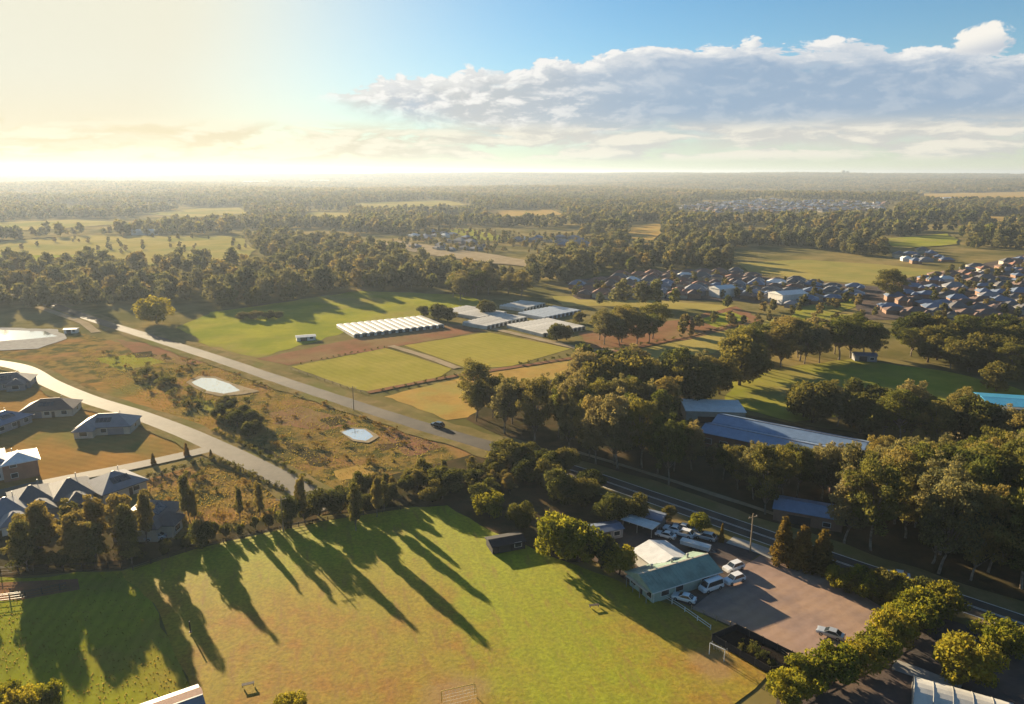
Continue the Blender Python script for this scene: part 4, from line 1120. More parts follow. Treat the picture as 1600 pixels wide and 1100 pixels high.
# the two long blue-roofed sheds behind the gum wood
def long_shed(off, label, roofm):
    a, b = G(1122, 654, 6), G(1338, 696, 6)
    d = (b - a).normalized(); n = Vector((-d.y, d.x, 0))
    c = (a + b) / 2 + n * off
    L, Wd, hw, rise = (b - a).length + 3, 9.4, 4.4, 1.3
    r = empty('long_shed', (c.x, c.y, 0), math.atan2(d.y, d.x))
    m = MB(); m.box(-L / 2, L / 2, -Wd / 2, Wd / 2, -.1, hw); m.build('wall', M_['wall_brick'], r)
    m = MB(); m.add(*hip_roof(L, Wd, hw + .02, rise, .5, True)); ro = m.build('roof', M_[roofm], r)
    for i in range(9):
        x = -L / 2 + L * (i + .5) / 9
        window(r, x, -Wd / 2, 1.2, 2.2, 1.5, '-y')
    m = MB(); m.box(-L / 2 - .5, L / 2 + .5, -.15, .15, hw + rise - .05, hw + rise + .12); m.build('ridge_cap', M_['roof_grey'], ro)
    tag(r, label, 'building')
long_shed(-5.4, 'long blue-roofed shed nearer the road, facing the gum wood', 'roof_steelblue')
long_shed(5.4, 'long blue-roofed shed on the far side, beside the oval', 'roof_steelblue')
shed('school_hall', 1112, 652, R(-5), 19, 13, 4.2, 'roof_white', 'wall_cream', 'white-roofed hall joined to the left end of the blue-roofed sheds', .15, cat='building')

# greenhouses: rows of arched plastic tunnels
def greenhouse(a, b, c, d, n, label, film='poly_film', hw=1.6, rise=.5):
    A, B, Cc, Dd = [G(*p) for p in (a, b, c, d)]
    org = (A + B) / 2
    ux = (B - A); Lx = ux.length; ux.normalize()
    uy = Vector((-ux.y, ux.x, 0))
    Ly = max(8, (((Cc + Dd) / 2 - org)).dot(uy))
    r = empty('greenhouse', (org.x, org.y, 0), math.atan2(ux.y, ux.x))
    w = Lx / n
    ns = 8
    prof = [(-w / 2 + .04, 0)] + [(-(w / 2 - .04) * math.cos(math.pi * k / ns), hw + rise * math.sin(math.pi * k / ns)) for k in range(ns + 1)] + [(w / 2 - .04, 0)]
    k = len(prof)
    vs = [(x, 0, z) for x, z in prof] + [(x, Ly, z) for x, z in prof]
    fs = [(i, i + k, i + 1 + k, i + 1)[::-1] for i in range(k - 1)] + [tuple(range(k))[::-1], tuple(range(k, 2 * k))]
    tm = mesh('tunnel', vs, fs, M_[film])
    em = MB().box(-w * .3, w * .3, -.06, -.01, 0, hw * .95).me('end_opening', M_['trim_dark'])
    for i in range(n):
        t = link('tunnel', tm, r); t.location = (-Lx / 2 + w * (i + .5), 0, 0)
        e = link('end_opening', em, t)
    tag(r, label, 'greenhouse')
greenhouse((553, 528), (694, 512), (690, 500), (545, 505), 13, 'large white greenhouse of scalloped tunnels at the green paddock')
greenhouse((750, 501), (792, 492), (736, 481), (702, 487), 8, 'white greenhouse behind the first, left of the middle hedge')
greenhouse((760, 515), (824, 500), (792, 494), (742, 503), 10, 'white greenhouse between the large one and the mown paddock')
greenhouse((848, 527), (915, 515), (850, 503), (782, 514), 10, 'white greenhouse nearest the right mown paddock')
greenhouse((818, 487), (852, 478), (826, 472), (796, 477), 7, 'small white greenhouse at the back of the group')
greenhouse((850, 501), (908, 489), (890, 477), (842, 488), 9, 'blue-grey greenhouse at the right of the group', 'poly_grey')

# the pale dome roof in the bottom right corner
def dome():
    g = G(1500, 1118); r = empty('tunnel_house', (g.x, g.y, 0), R(-28))
    n = 14; L = 13; w = 4.2; vs = []; fs = []
    for i in range(2):
        x = (-L / 2, L / 2)[i]
        for k in range(n + 1):
            a = math.pi * k / n; vs.append((x, w * math.cos(a), 3.6 * math.sin(a)))
    for k in range(n): fs.append((k, k + 1, n + 2 + k, n + 1 + k)[::-1])
    fs += [tuple(range(n + 1)), tuple(range(n + 1, 2 * n + 2))[::-1]]
    link('cover', mesh('cover', vs, fs, M_['poly_film'], False), r)
    for i in range(6):
        x = -L / 2 + L * i / 5
        m = MB(); m.tube([(x, (w + .03) * math.cos(math.pi * k / n), 3.64 * math.sin(math.pi * k / n)) for k in range(n + 1)], [.05] * (n + 1), 5); m.build('hoop', M_['metal_post'], r)
    m = MB(); m.box(L / 2 + .01, L / 2 + .06, -.9, .9, 0, 2.1); m.build('door', M_['trim_white'], r)
    tag(r, 'pale curved tunnel roof in the bottom right corner', 'greenhouse')
dome()

# ------------------------------------------------------------------ the estates: small hip-roofed houses, one object each
HK = {}
def estate_proto(k, roof, wall):
    L, Wd = [(13, 10), (15, 9.5), (11, 11), (16, 11)][k % 4]
    b = MB().box(-L / 2, L / 2, -Wd / 2, Wd / 2, -.5, 3.0).box(L * .1, L * .42, -Wd / 2 - 3, -Wd / 2 - .01, -.5, 2.7)
    m = MB(); m.add(*hip_roof(L, Wd, 3.02, 2.6, .5))
    vs, fs = hip_roof(5.2, L * .32, 2.72, 1.6, .4)
    m.add([(L * .26 + y, -Wd / 2 - 1.2 + x, z) for x, y, z in vs], [f[::-1] for f in fs])
    return b.me('wall', M_[wall]), m.me('roof', M_[roof])
ROOFS = [('roof_slate', 'wall_cream', 'slate'), ('roof_brown', 'wall_brick', 'brown'), ('roof_terracotta', 'wall_cream', 'terracotta'), ('roof_grey', 'wall_grey', 'grey'), ('roof_bluegrey', 'wall_brick', 'blue-grey'), ('roof_white', 'wall_white', 'white')]
for ri, (rf, wl, nm) in enumerate(ROOFS):
    for k in range(4): HK[(ri, k)] = estate_proto(k, rf, wl)
def estate(pix, ang, sx, sy, weights, where, group, cap, parts=True, jitter=1.5, far=False, skip=.08):
    pts = [G(*p) for p in pix]; poly = [(p.x, p.y) for p in pts]
    cx = sum(p[0] for p in poly) / len(poly); cy = sum(p[1] for p in poly) / len(poly)
    ca, sa = math.cos(ang), math.sin(ang); cand = []
    for i in range(-60, 61):
        for j in range(-60, 61):
            u = i * sx + (j // 2) * .3; v = j * sy + (j // 2) * sy * .45
            x, y = cx + u * ca - v * sa + random.uniform(-jitter, jitter), cy + u * sa + v * ca + random.uniform(-jitter, jitter)
            if inpoly(np.array([x]), np.array([y]), poly)[0] and random.random() > skip: cand.append((x, y, j))
    random.shuffle(cand)
    made = []
    for x, y, j in cand[:cap]:
        ri = random.choices(range(6), weights)[0]
        wm, rm = HK[(ri, random.randrange(4))]
        z = float(H(x, y))
        rz = ang + (math.pi if j % 2 else 0) + random.uniform(-.06, .06)
        r = empty('house', (x, y, z), rz)
        s = random.uniform(.72, .92); r.scale = (s, s, s * random.choice((1, 1, 1.35)))
        link('wall', wm, r); link('roof', rm, r)
        tag(r, ROOFS[ri][2] + '-roofed house ' + where, 'house', group); made.append(r)
    whereabouts(made)
    return len(cand)
EST = []
EST.append(estate([(885, 446), (1000, 430), (1140, 425), (1185, 436), (1140, 464), (1000, 470), (900, 466)], R(-16), 12, 12.8, (3, 5, 5, 2, 1, .4), 'in the estate right of the greenhouses', 'houses of the crowded estate', 106))
EST.append(estate([(1150, 450), (1200, 438), (1360, 452), (1330, 466), (1240, 480), (1160, 472)], R(-22), 12.5, 14, (5, 2, 1, 2, 5, .6), 'in front of the golden field', 'houses in front of the golden field', 46))
EST.append(estate([(1350, 488), (1400, 462), (1420, 442), (1500, 424), (1620, 405), (1700, 470), (1640, 505), (1480, 500)], R(-12), 12.5, 14, (7, 5, 1.5, 1, 5, .15), 'in the estate at the right edge', 'houses of the right estate', 98))
EST.append(estate([(1385, 405), (1420, 398), (1480, 395), (1480, 412), (1400, 415)], R(-12), 17, 19, (4, 1, 0, 3, 5, 1), 'behind the golden field', 'houses behind the golden field', 14))
EST.append(estate([(595, 385), (640, 370), (690, 362), (790, 385), (810, 398), (760, 400), (640, 392)], R(-40), 18, 20, (4, 1, 0, 4, 5, 2), 'among the woods beyond the paddocks', 'houses among the woods', 20))
EST.append(estate([(790, 372), (880, 372), (960, 380), (940, 388), (830, 388)], R(-20), 18, 22, (4, 1, 0, 4, 5, 2), 'in the strip below the far woods', 'houses below the far woods', 16))
TOWN = [(1060, 325), (1110, 317), (1200, 312), (1390, 318), (1380, 330), (1200, 334), (1085, 334)]
def far_town():
    pts = [G(*p) for p in TOWN]; poly = [(p.x, p.y) for p in pts]; xs = [p[0] for p in poly]; ys = [p[1] for p in poly]; q = []
    while len(q) < 420:
        x, y = random.uniform(min(xs), max(xs)), random.uniform(min(ys), max(ys))
        if inpoly(np.array([x]), np.array([y]), poly)[0]: q.append((x, y, float(H(x, y))))
    pr = []
    for ri in (0, 3, 4, 4, 1):
        wm, rm = HK[(ri, ri % 4)]
        me = bpy.data.meshes.new('far_house')
        v = [tuple(p.co) for p in wm.vertices] + [tuple(p.co) for p in rm.vertices]; n = len(wm.vertices)
        f = [tuple(p.vertices) for p in wm.polygons] + [tuple(i + n for i in p.vertices) for p in rm.polygons]
        me.from_pydata(v, [], f); me.materials.append(wm.materials[0]); me.materials.append(rm.materials[0])
        for i, p in enumerate(me.polygons): p.material_index = 0 if i < len(wm.polygons) else 1
        pr.append(bpy.data.objects.new('far_house', me))
    o = scatter('far_town', np.array(q), rng.uniform(.9, 1.4, len(q)), pr, 'mass of blue-grey roofs of the far town among the woods')
    o['category'] = 'town'
far_town()
print('ESTATE', EST)
# pale sheds glinting in the far left woods and far right
for i, (px, py, L, Wd, lab) in enumerate([(85, 335, 22, 12, 'white shed glinting in the far left woods'), (128, 328, 30, 14, 'larger white shed farther back in the far left woods'), (226, 367, 30, 10, 'long pale shed at the back of the far left fields'),
                              (400, 287, 160, 40, 'long pale factory roofs near the horizon at left'), (500, 285, 140, 40, 'long pale factory roof near the horizon right of the left ones'), (1480, 312, 50, 20, 'pale long shed in the far right woods'), (1230, 472, 20, 13, 'large white roof inside the near estate'), (1128, 463, 14, 10, 'bright white roof beside the terracotta houses')]):
    g = G(px, py); r = empty('far_shed', g, R(-8 + 5 * i)); 
    MB().box(-L / 2, L / 2, -Wd / 2, Wd / 2, -2, 6 if L < 100 else 16).build('wall', M_['wall_white'], r)
    m = MB(); m.add(*hip_roof(L, Wd, 6.02 if L < 100 else 16.02, 1.6 if L < 100 else 3, .5, True)); m.build('roof', M_['roof_white'], r)
    tag(r, lab, 'shed')
def tower(px, w, h, lab):
    a = (px - 800) / math.hypot(FPX, 280); D = 9300
    y = D / math.sqrt(1 + a * a); x = a * y; z = float(H(x, y))
    r = empty('distant_tower', (x, y, z), 0)
    MB().box(-w / 2, w / 2, -w / 2, w / 2, -5, h).build('wall', M_['wall_grey'], r)
    MB().box(-w * .3, w * .3, -w * .3, w * .3, h + .02, h + 6).build('roof_plant', M_['roof_grey'], r)
    m = MB()
    for k in range(int(h / 8)):
        MB().box(-w / 2 + 2, w / 2 - 2, -w / 2 - .2, -w / 2, k * 8 + 3, k * 8 + 6).build('window_band', M_['glass'], r)
    tag(r, lab, 'tower')
tower(1317, 34, 36, 'tall grey tower block on the right horizon')
tower(1324, 30, 27, 'shorter grey tower block beside the tall one on the horizon')

# ------------------------------------------------------------------ vehicles
def loft(stations):
    """closed body from rings of equal length"""
    n = len(stations[0]); vs = [v for s in stations for v in s]; fs = []
    for i in range(len(stations) - 1):
        for k in range(n):
            fs.append((i * n + k, (i + 1) * n + k, (i + 1) * n + (k + 1) % n, i * n + (k + 1) % n))
    fs.append(tuple(range(n))); fs.append(tuple((len(stations) - 1) * n + k for k in range(n))[::-1])
    return vs, fs
CARM = {}
def car_meshes(kind, paint):
    key = (kind, paint)
    if key in CARM: return CARM[key]
    if kind == 'suv':
        L, w, belt, top = 4.8, .93, 1.02, 1.74; prof = [(-2.4, .62), (-2.34, .95), (-2.2, 1.0), (-1.1, belt + .02), (-1.0, belt + .03), (2.15, belt + .06), (2.36, .98), (2.4, .6)]; cab = [(-1.15, belt), (-.45, top - .04), (1.55, top), (2.2, belt + .05)]
    elif kind == 'van':
        L, w, belt, top = 5.2, .97, 1.15, 2.15; prof = [(-2.6, .62), (-2.55, 1.0), (-2.1, 1.18), (-1.9, belt), (0, belt), (2.5, belt), (2.58, 1.0), (2.6, .6)]; cab = [(-2.05, belt), (-1.35, top - .05), (2.35, top), (2.55, belt)]
    else:
        L, w, belt, top = 4.6, .89, .92, 1.44; prof = [(-2.3, .55), (-2.25, .78), (-2.0, .84), (-1.0, .93), (-.8, belt), (1.5, belt + .03), (2.2, .93), (2.3, .6)]; cab = [(-1.05, belt), (-.25, top - .03), (.95, top), (1.75, belt + .02)]
    st = []
    for x, z in prof:
        e = .10 if abs(x) > L / 2 - .12 else 0
        ww = w - e
        st.append([(x, -ww * .94, .28), (x, -ww, .45), (x, -ww, z * .82), (x, -ww * .93, z), (x, ww * .93, z), (x, ww, z * .82), (x, ww, .45), (x, ww * .94, .28)])
    body = MB(); body.add(*loft(st))
    (x0, z0), (x1, z1), (x2, z2), (x3, z3) = cab; wb, wt = w * .92, w * .76
    P8 = [(x0, -wb, z0 - .02), (x3, -wb, z3 - .02), (x3, wb, z3 - .02), (x0, wb, z0 - .02), (x1, -wt, z1), (x2, -wt, z2), (x2, wt, z2), (x1, wt, z1)]
    body.add(P8, [(4, 5, 6, 7), (0, 1, 5, 4), (1, 2, 6, 5), (2, 3, 7, 6), (3, 0, 4, 7)])
    me = body.me('body', M_[paint], False)
    def quad(a, b, c, d, off, sh=.10):
        a, b, c, d = map(Vector, (a, b, c, d)); m = (a + b + c + d) / 4
        q = [p.lerp(m, sh) for p in (a, b, c, d)]
        n = (q[1] - q[0]).cross(q[3] - q[0]).normalized() * off
        return [p + n for p in q]
    ws = mesh('windscreen', quad(P8[3], P8[0], P8[4], P8[7], .02), [(0, 1, 2, 3)], M_['glass'])
    rw = mesh('rear_window', quad(P8[1], P8[2], P8[6], P8[5], .02), [(0, 1, 2, 3)], M_['glass'])
    s1 = mesh('side_window', quad(P8[0], P8[1], P8[5], P8[4], .02, .12), [(0, 1, 2, 3)], M_['glass'])
    s2 = mesh('side_window', quad(P8[2], P8[3], P8[7], P8[6], .02, .12), [(0, 1, 2, 3)], M_['glass'])
    rad = .36 if kind != 'sedan' else .33
    ty = MB(); ty.tube([(0, -.11, 0), (0, .11, 0)], [rad, rad], 16); tm = ty.me('wheel', M_['tyre'])
    ri = MB(); ri.tube([(0, -.125, 0), (0, .125, 0)], [rad * .6, rad * .6], 12); rm = ri.me('rim', M_['rim_metal'])
    hl = MB().box(-L / 2 - .03, -L / 2 + .06, -.2, .2, .62, .78).me('headlight', M_['lamp_white'])
    tl = MB().box(L / 2 - .06, L / 2 + .03, -.14, .14, .68, .9).me('tail_light', M_['lamp_red'])
    CARM[key] = (L, w, rad, me, ws, rw, s1, s2, tm, rm, hl, tl)
    return CARM[key]
def car(kind, paint, loc, rz, label, group=None, name=None):
    L, w, rad, me, ws, rw, s1, s2, tm, rm, hl, tl = car_meshes(kind, paint)
    r = empty(name or ('parked_van' if kind == 'van' else 'parked_car'), loc, rz)
    for nm, m in (('body', me), ('windscreen', ws), ('rear_window', rw), ('side_window', s1), ('side_window', s2)): link(nm, m, r)
    for sx in (-.31, .30):
        for sy in (-1, 1):
            o = link('wheel', tm, r); o.location = (L * sx, sy * (w - .09), rad); link('rim', rm, o)
    for sy in (-1, 1):
        o = link('headlight', hl, r); o.location = (0, sy * (w - .28), 0)
        o = link('tail_light', tl, r); o.location = (0, sy * (w - .24), 0)
    tag(r, label, 'van' if kind == 'van' else 'car', group)
def at(px, py, z): g = G(px, py); return (g.x, g.y, z)
def beside_club(px, py, gap=1.6):
    """the pixel's place, moved out of the clubhouse wall if it falls inside"""
    g = G(px, py); o = Vector((32.2, 132.2, 0)); n = Vector((math.sin(CLUB_RZ), -math.cos(CLUB_RZ), 0))
    k = (g - o).dot(n); g = g + n * max(0.0, 3.7 + gap - k)
    return (g.x, g.y, LAYER[0])
ZC = .10
car('sedan', 'paint_car_silver', at(1297, 996, LAYER[0]), R(-35), 'silver car parked alone out on the gravel car park')
car('suv', 'paint_car_white', beside_club(1135, 903), R(28), 'white car nearest the awning of the green-roofed clubhouse')
car('suv', 'paint_car_white', at(1146, 892, LAYER[0]), R(28), 'white car farther along beyond the clubhouse corner')
car('sedan', 'paint_car_white', beside_club(1066, 938, 2.2), R(-28), 'white car half shaded in front of the clubhouse')
car('van', 'paint_car_white', beside_club(1100, 915), R(28), 'white van backed against the clubhouse wall')
car('sedan', 'paint_car_white', at(1052, 832, LAYER[0]), R(-32), 'white car at the left of the tight group behind the clubhouse')
car('sedan', 'paint_car_silver', at(1066, 829, LAYER[0]), R(-32), 'silver car in the rear row of the tight group behind the clubhouse')
car('suv', 'paint_car_white', at(1068, 839, LAYER[0]), R(-32), 'white car in the front row of the tight group behind the clubhouse')
car('sedan', 'paint_car_blue', at(1084, 836, LAYER[0]), R(-32), 'blue car at the right of the tight group behind the clubhouse')
car('sedan', 'paint_car_white', at(1040, 841, LAYER[0]), R(-32), 'white car standing just left of the tight group behind the clubhouse')
car('suv', 'paint_car_silver', at(1102, 844, LAYER[0]), R(-32), 'silver car beside the blue one behind the clubhouse')
car('sedan', 'paint_car_white', at(1402, 904, LAYER[0]), R(-23), 'white car driving on the main road behind the low hedge', name='moving_car')
car('suv', 'paint_car_dark', at(684, 668, LAYER[0]), R(-33), 'dark car driving on the main road beside the orange paddock', name='moving_car')
car('sedan', 'paint_car_silver', at(244, 844, LAYER[0]), R(15), 'silver car below the slate-roofed house at the field corner')
car('suv', 'paint_car_dark', at(238, 834, LAYER[0]), R(12), 'dark car close to the slate-roofed house at the field corner')
car('sedan', 'paint_car_dark', at(1545, 1010, LAYER[0]), R(-20), 'dark car in the shade between the two round trees at right')
def trailer():
    r = empty('trailer', at(1086, 860, LAYER[0]), R(-33))
    MB().box(-3.2, 3.2, -.85, .85, .7, 1.5).build('box_body', M_['trim_white'], r)
    MB().box(-3.25, 3.25, -.9, .9, 1.5, 1.58).build('roof', M_['roof_white'], r)
    m = MB(); m.tube([(3.4, .7, .65), (4.6, 0, .6)], [.06, .06], 6).tube([(3.4, -.7, .65), (4.6, 0, .6)], [.06, .06], 6); m.build('drawbar', M_['metal_post'], r)
    for x in (-.5, .5):
        for y in (-.8, .8):
            m = MB(); m.tube([(x, y - .11, .36), (x, y + .11, .36)], [.36, .36], 14); m.build('wheel', M_['tyre'], r)
    tag(r, 'long white box trailer behind the clubhouse', 'trailer')
trailer()

# ------------------------------------------------------------------ small things on and round the field
def goal(px0, py0, px1, py1, h, label, mat):
    a, b = G(px0, py0), G(px1, py1); d = b - a; W_ = d.length
    r = empty('goal', ((a + b) / 2) + Vector((0, 0, LAYER[0])), math.atan2(d.y, d.x))
    for s in (-1, 1):
        m = MB(); m.tube([(s * W_ / 2, 0, -.05), (s * W_ / 2, 0, h)], [.07, .07], 8); m.build('post', M_[mat], r)
        m = MB(); m.tube([(s * W_ / 2, .04, h), (s * W_ / 2, .9, h - .2), (s * W_ / 2, 1.7, 0)], [.04, .04, .04], 6); m.build('net_support', M_[mat], r)
    m = MB(); m.tube([(-W_ / 2, 0, h), (W_ / 2, 0, h)], [.07, .07], 8); m.build('crossbar', M_[mat], r)
    m = MB()
    n = int(W_ / .5)
    for i in range(n + 1):
        x = -W_ / 2 + W_ * i / n; m.tube([(x, .05, h - .02), (x, .9, h - .25), (x, 1.7, .02)], [.012] * 3, 3, False)
    for k in range(1, 6):
        t = k / 6; m.tube([(-W_ / 2, .05 + 1.65 * t, h - .02 - (h - .05) * t ** 1.6), (W_ / 2, .05 + 1.65 * t, h - .02 - (h - .05) * t ** 1.6)], [.012] * 2, 3, False)
    m.build('net', M_['trim_white'], r)
    tag(r, label, 'goal')
goal(1108, 1024, 1131, 1035, 2.1, 'small white goal at the right corner of the playing field', 'trim_white')
goal(742, 1088, 690, 1100, 2.0, 'sunlit yellowish goal at the bottom edge of the playing field', 'sunlit_frame')
def bench(px, py, rz, label):
    r = empty('park_bench', at(px, py, LAYER[0]), rz)
    for y in (-.22, 0, .22): MB().box(-.95, .95, y - .10, y + .10, .36, .42).build('slat', M_['wood_dark'], r)
    for x in (-.8, .8): MB().box(x - .04, x + .04, -.30, .30, 0, .355).build('leg', M_['trim_dark'], r)
    tag(r, label, 'bench')
bench(928, 950, R(12), 'dark bench out on the field below the clubhouse')
bench(388, 1074, R(20), 'dark low bench on the ochre grass at bottom left')
r = empty('field_post', at(298, 990, LAYER[0]), 0)
m = MB(); m.tube([(0, 0, -.1), (0, 0, 2.2)], [.12, .12], 8); m.build('pole', M_['wood_dark'], r)
MB().box(-.22, .22, -.22, .22, 0, .12).build('base', M_['trim_dark'], r)
tag(r, 'single dark post standing on the left of the field', 'post')

def fence(pix, h, label, step=3.0, mat='wood_dark', rails=(.35, .75, 1.1), name='fence'):
    c = spline(pix, 10)
    r = empty(name, c[0], 0); o0 = c[0]
    acc = step; post = MB().box(-.07, .07, -.07, .07, -.1, h).me('post', M_[mat])
    for i, p in enumerate(c):
        if i: acc += (p - c[i - 1]).length
        if acc >= step:
            acc = 0; o = link('post', post, r); o.location = p - o0
    for z in rails:
        m = MB(); m.tube([Vector(p) - o0 + Vector((0, 0, z)) for p in c], [.05] * len(c), 4); m.build('rail', M_[mat], r)
    tag(r, label, 'fence')
fence([(208, 892), (300, 861), (400, 838), (500, 817), (640, 795)], 1.3, 'dark rail fence along the top of the playing field')
fence([(-80, 902), (20, 897), (100, 893), (200, 889)], 1.8, 'dark tall fence below the grove at left', 2.5, rails=(.3, .9, 1.5, 1.75))
fence([(-60, 946), (0, 940), (50, 933), (105, 921)], 1.6, 'fence along the red earth strip at left', 2.5, 'trim_dark', (.3, .8, 1.3, 1.55))
fence([(1080, 954), (1130, 975), (1190, 1002), (1262, 1052)], 1.2, 'low fence between the car park and the dark enclosure', 2.5, 'wood_pale', (.5, 1.0))
fence([(1215, 1090), (1270, 1062), (1340, 1025), (1420, 985)], 1.1, 'low fence under the diagonal hedge row', 2.5, 'wood_pale', (.5, 1.0))
fence([(1010, 920), (1060, 950), (1110, 985)], 1.1, 'low fence from the clubhouse to the dark enclosure', 2.5, 'trim_white', (.5, 1.0))
fence([(218, 752), (270, 740), (332, 720), (392, 744), (440, 768)], 1.6, 'dark paling fence round the overgrown lot', 2.4, 'wood_dark', (.3, .8, 1.3))
fence([(20, 828), (80, 812), (140, 800), (205, 788)], 1.6, 'pale fence behind the row of grey-roofed houses', 2.4, 'wood_pale', (.4, .9, 1.4))
fence([(455, 578), (520, 600), (575, 617)], 1.1, 'wire fence between the main road and the left mown paddock', 4.0, 'wood_pale', (.5, .95))
fence([(1130, 632), (1240, 660), (1330, 645)], 1.1, 'wire fence along the near edge of the oval', 4.0, 'metal_post', (.5, .95)) if False else None
# the black shade-net enclosure between field and car park
def enclosure():
    a, b, c, d = [G(*p) for p in ((1112, 1003), (1150, 987), (1260, 1042), (1203, 1056))]
    o = (a + b + c + d) / 4
    r = empty('net_enclosure', (o.x, o.y, LAYER[0]), 0)
    q = [p - o for p in (a, b, c, d)]
    vs = [(p.x, p.y, .02) for p in q]
    f = mesh('bed', vs, [(0, 3, 2, 1)], M_['mulch']); 
    if f.polygons[0].normal.z < 0: f.flip_normals()
    link('bed', f, r)
    for i in range(4):
        p, s = q[i], q[(i + 1) % 4]
        dr = (s - p); n = max(1, int(dr.length / 2.5)); dn = dr.normalized(); nn = Vector((-dn.y, dn.x, 0)) * .02
        m = MB(); m.add([p - nn, s - nn, s + nn, p + nn, *(v + Vector((0, 0, 1.3)) for v in (p - nn, s - nn, s + nn, p + nn))], [(0, 3, 2, 1), (4, 5, 6, 7), (0, 1, 5, 4), (1, 2, 6, 5), (2, 3, 7, 6), (3, 0, 4, 7)])
        m.build('net_wall', M_['shade_net'], r)
        for k in range(n):
            v = p + dr * k / n
            MB().box(v.x - .05, v.x + .05, v.y - .05, v.y + .05, 0, 1.45).build('post', M_['trim_dark'], r)
    tag(r, 'black shade-net enclosure between the field corner and the car park', 'enclosure')
    for i in range(10):
        p = a.lerp(b, random.uniform(.2, .8)).lerp(d.lerp(c, random.uniform(.2, .8)), random.uniform(.1, .9))
        plant('shrub', p.x, p.y, random.uniform(1.0, 2.2), 'dark shrub inside the black net enclosure', 'shrubs inside the net enclosure', 1.0)
enclosure()
# street and utility poles that show along the roads
def pole(px, py, h, label, arm=True, grp=None):
    r = empty('utility_pole', at(px, py, 0), R(25))
    m = MB(); m.tube([(0, 0, -.3), (0, 0, h)], [.16, .11], 8); m.build('pole', M_['wood_pale'], r)
    if arm:
        MB().box(-1.2, 1.2, -.06, .06, h - .9, h - .75).build('crossarm', M_['wood_pale'], r)
        for x in (-1.0, 0, 1.0):
            m = MB(); m.tube([(x, 0, h - .74), (x, 0, h - .5)], [.05, .04], 6); m.build('insulator', M_['trim_white'], r)
    tag(r, label, 'pole', grp)
pole(553, 642, 9, 'wooden utility pole beside the main road near the blue pond')
pole(443, 832, 9, 'pale utility pole in the tree line at the field edge')
pole(1172, 862, 9, 'utility pole at the road edge above the car park')
pole(1330, 640, 9, 'utility pole standing beside the oval') if False else None

# grass tussocks in the rough: one mass of blades
def tussocks(pix, n, h, name, label):
    pts = [G(*p) for p in pix]; poly = [(p.x, p.y) for p in pts]
    xs = [p[0] for p in poly]; ys = [p[1] for p in poly]
    x = rng.uniform(min(xs), max(xs), n * 3); y = rng.uniform(min(ys), max(ys), n * 3)
    k = inpoly(x, y, poly); x, y = x[k][:n], y[k][:n]; n = len(x)
    a = rng.random(n) * 6.283; s = h * rng.uniform(.5, 1.3, n); w = s * .5
    tip = np.stack([x + rng.normal(size=n) * s * .35, y + rng.normal(size=n) * s * .35, s], 1)
    b0 = np.stack([x - np.cos(a) * w, y - np.sin(a) * w, np.zeros(n)], 1); b1 = np.stack([x + np.cos(a) * w, y + np.sin(a) * w, np.zeros(n)], 1)
    t2 = tip + np.stack([np.cos(a) * w * .5, np.sin(a) * w * .5, -s * .2], 1)
    V = np.stack([b0, b1, t2, tip], 1).reshape(-1, 3)
    o = link(name, leaf_mesh(name, V, np.repeat(rng.random(n), 4), M_['leaf_grass']))
    tag(o, label, 'grass', None, 'stuff')
tussocks([(-300, 912), (0, 908), (195, 896), (250, 960), (310, 1110), (330, 1200), (-400, 1200)], 9000, .28, 'tall_grass_blades', 'tall yellow-green grass raked by tree shadows at the bottom left')
tussocks([(120, 545), (300, 560), (430, 602), (640, 672), (720, 715), (510, 775), (440, 730), (300, 662), (160, 600)], 16000, .32, 'scrub_grass', 'rough dry grass over the scrub land between the roads')
tussocks([(220, 756), (330, 726), (440, 770), (460, 800), (330, 838), (245, 845)], 4000, .35, 'scrub_grass', 'rough grass in the overgrown lot')

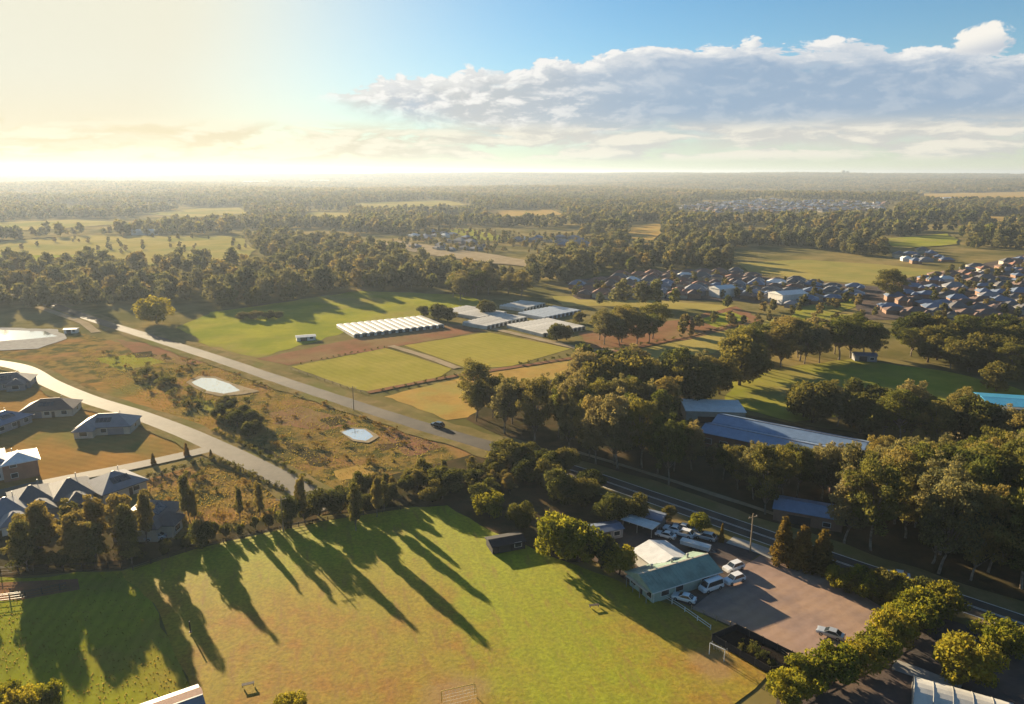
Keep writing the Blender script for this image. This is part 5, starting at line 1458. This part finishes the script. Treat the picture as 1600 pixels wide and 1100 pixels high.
for _g, _l in PLANTED.items():                 # small groups: say which one, counted from the left
    if 1 < len(_l) <= 12 and len({o['label'] for o in _l}) < len(_l): ordinals(_l)
    elif len(_l) > 12 and len({o['label'] for o in _l}) == 1: whereabouts(_l)
# ------------------------------------------------------------------ garden trees in the estates
def garden_trees():
    pts = []
    for pix, n in (([(885, 446), (1000, 428), (1140, 424), (1200, 438), (1360, 452), (1330, 466), (1240, 480), (1140, 468), (900, 468)], 70), ([(1340, 495), (1400, 462), (1420, 442), (1500, 424), (1620, 405), (1700, 470), (1640, 510), (1480, 505)], 90),
                   ([(1060, 325), (1110, 315), (1200, 310), (1400, 316), (1380, 332), (1200, 336), (1085, 336)], 700), ([(595, 388), (640, 368), (690, 358), (960, 376), (940, 392), (810, 402)], 220), ([(1200, 485), (1340, 470), (1350, 500), (1100, 540), (1000, 520)], 40), ([(-60, 410), (120, 404), (395, 392), (375, 372), (130, 371)], 40)):
        q = [G(*p) for p in pix]; poly = [(p.x, p.y) for p in q]; xs = [p[0] for p in poly]; ys = [p[1] for p in poly]; k = 0
        while k < n:
            x, y = random.uniform(min(xs), max(xs)), random.uniform(min(ys), max(ys))
            if inpoly(np.array([x]), np.array([y]), poly)[0]: pts.append((x, y, float(H(x, y)))); k += 1
    return np.array(pts)
gt = garden_trees()
scatter('garden_trees', gt, rng.uniform(.28, .6, len(gt)), [far_proto(560 + i, 14, 9, 1.05, 15) for i in range(4)], 'garden and street trees dotted through the housing estates')

# ------------------------------------------------------------------ haze
def haze():
    top = 122.0; e = 16500.0
    o = MB().box(-e, e, -e, e, -45, top).build('haze')
    m = bpy.data.materials.new('haze'); m.use_nodes = True; nt = m.node_tree; nt.nodes.clear(); t = NT(nt)
    out = t.node('ShaderNodeOutputMaterial'); v = t.node('ShaderNodeVolumePrincipled')
    v.inputs['Color'].default_value = (.46, .55, .68, 1); v.inputs['Density'].default_value = HAZE_D; v.inputs['Anisotropy'].default_value = .36
    t.l.new(v.outputs[0], out.inputs['Volume'])
    o.data.materials.append(m)
    tag(o, 'thin pale haze lying over the whole plain', 'haze', None, 'stuff')
HAZE_D = 1.1e-4
haze()
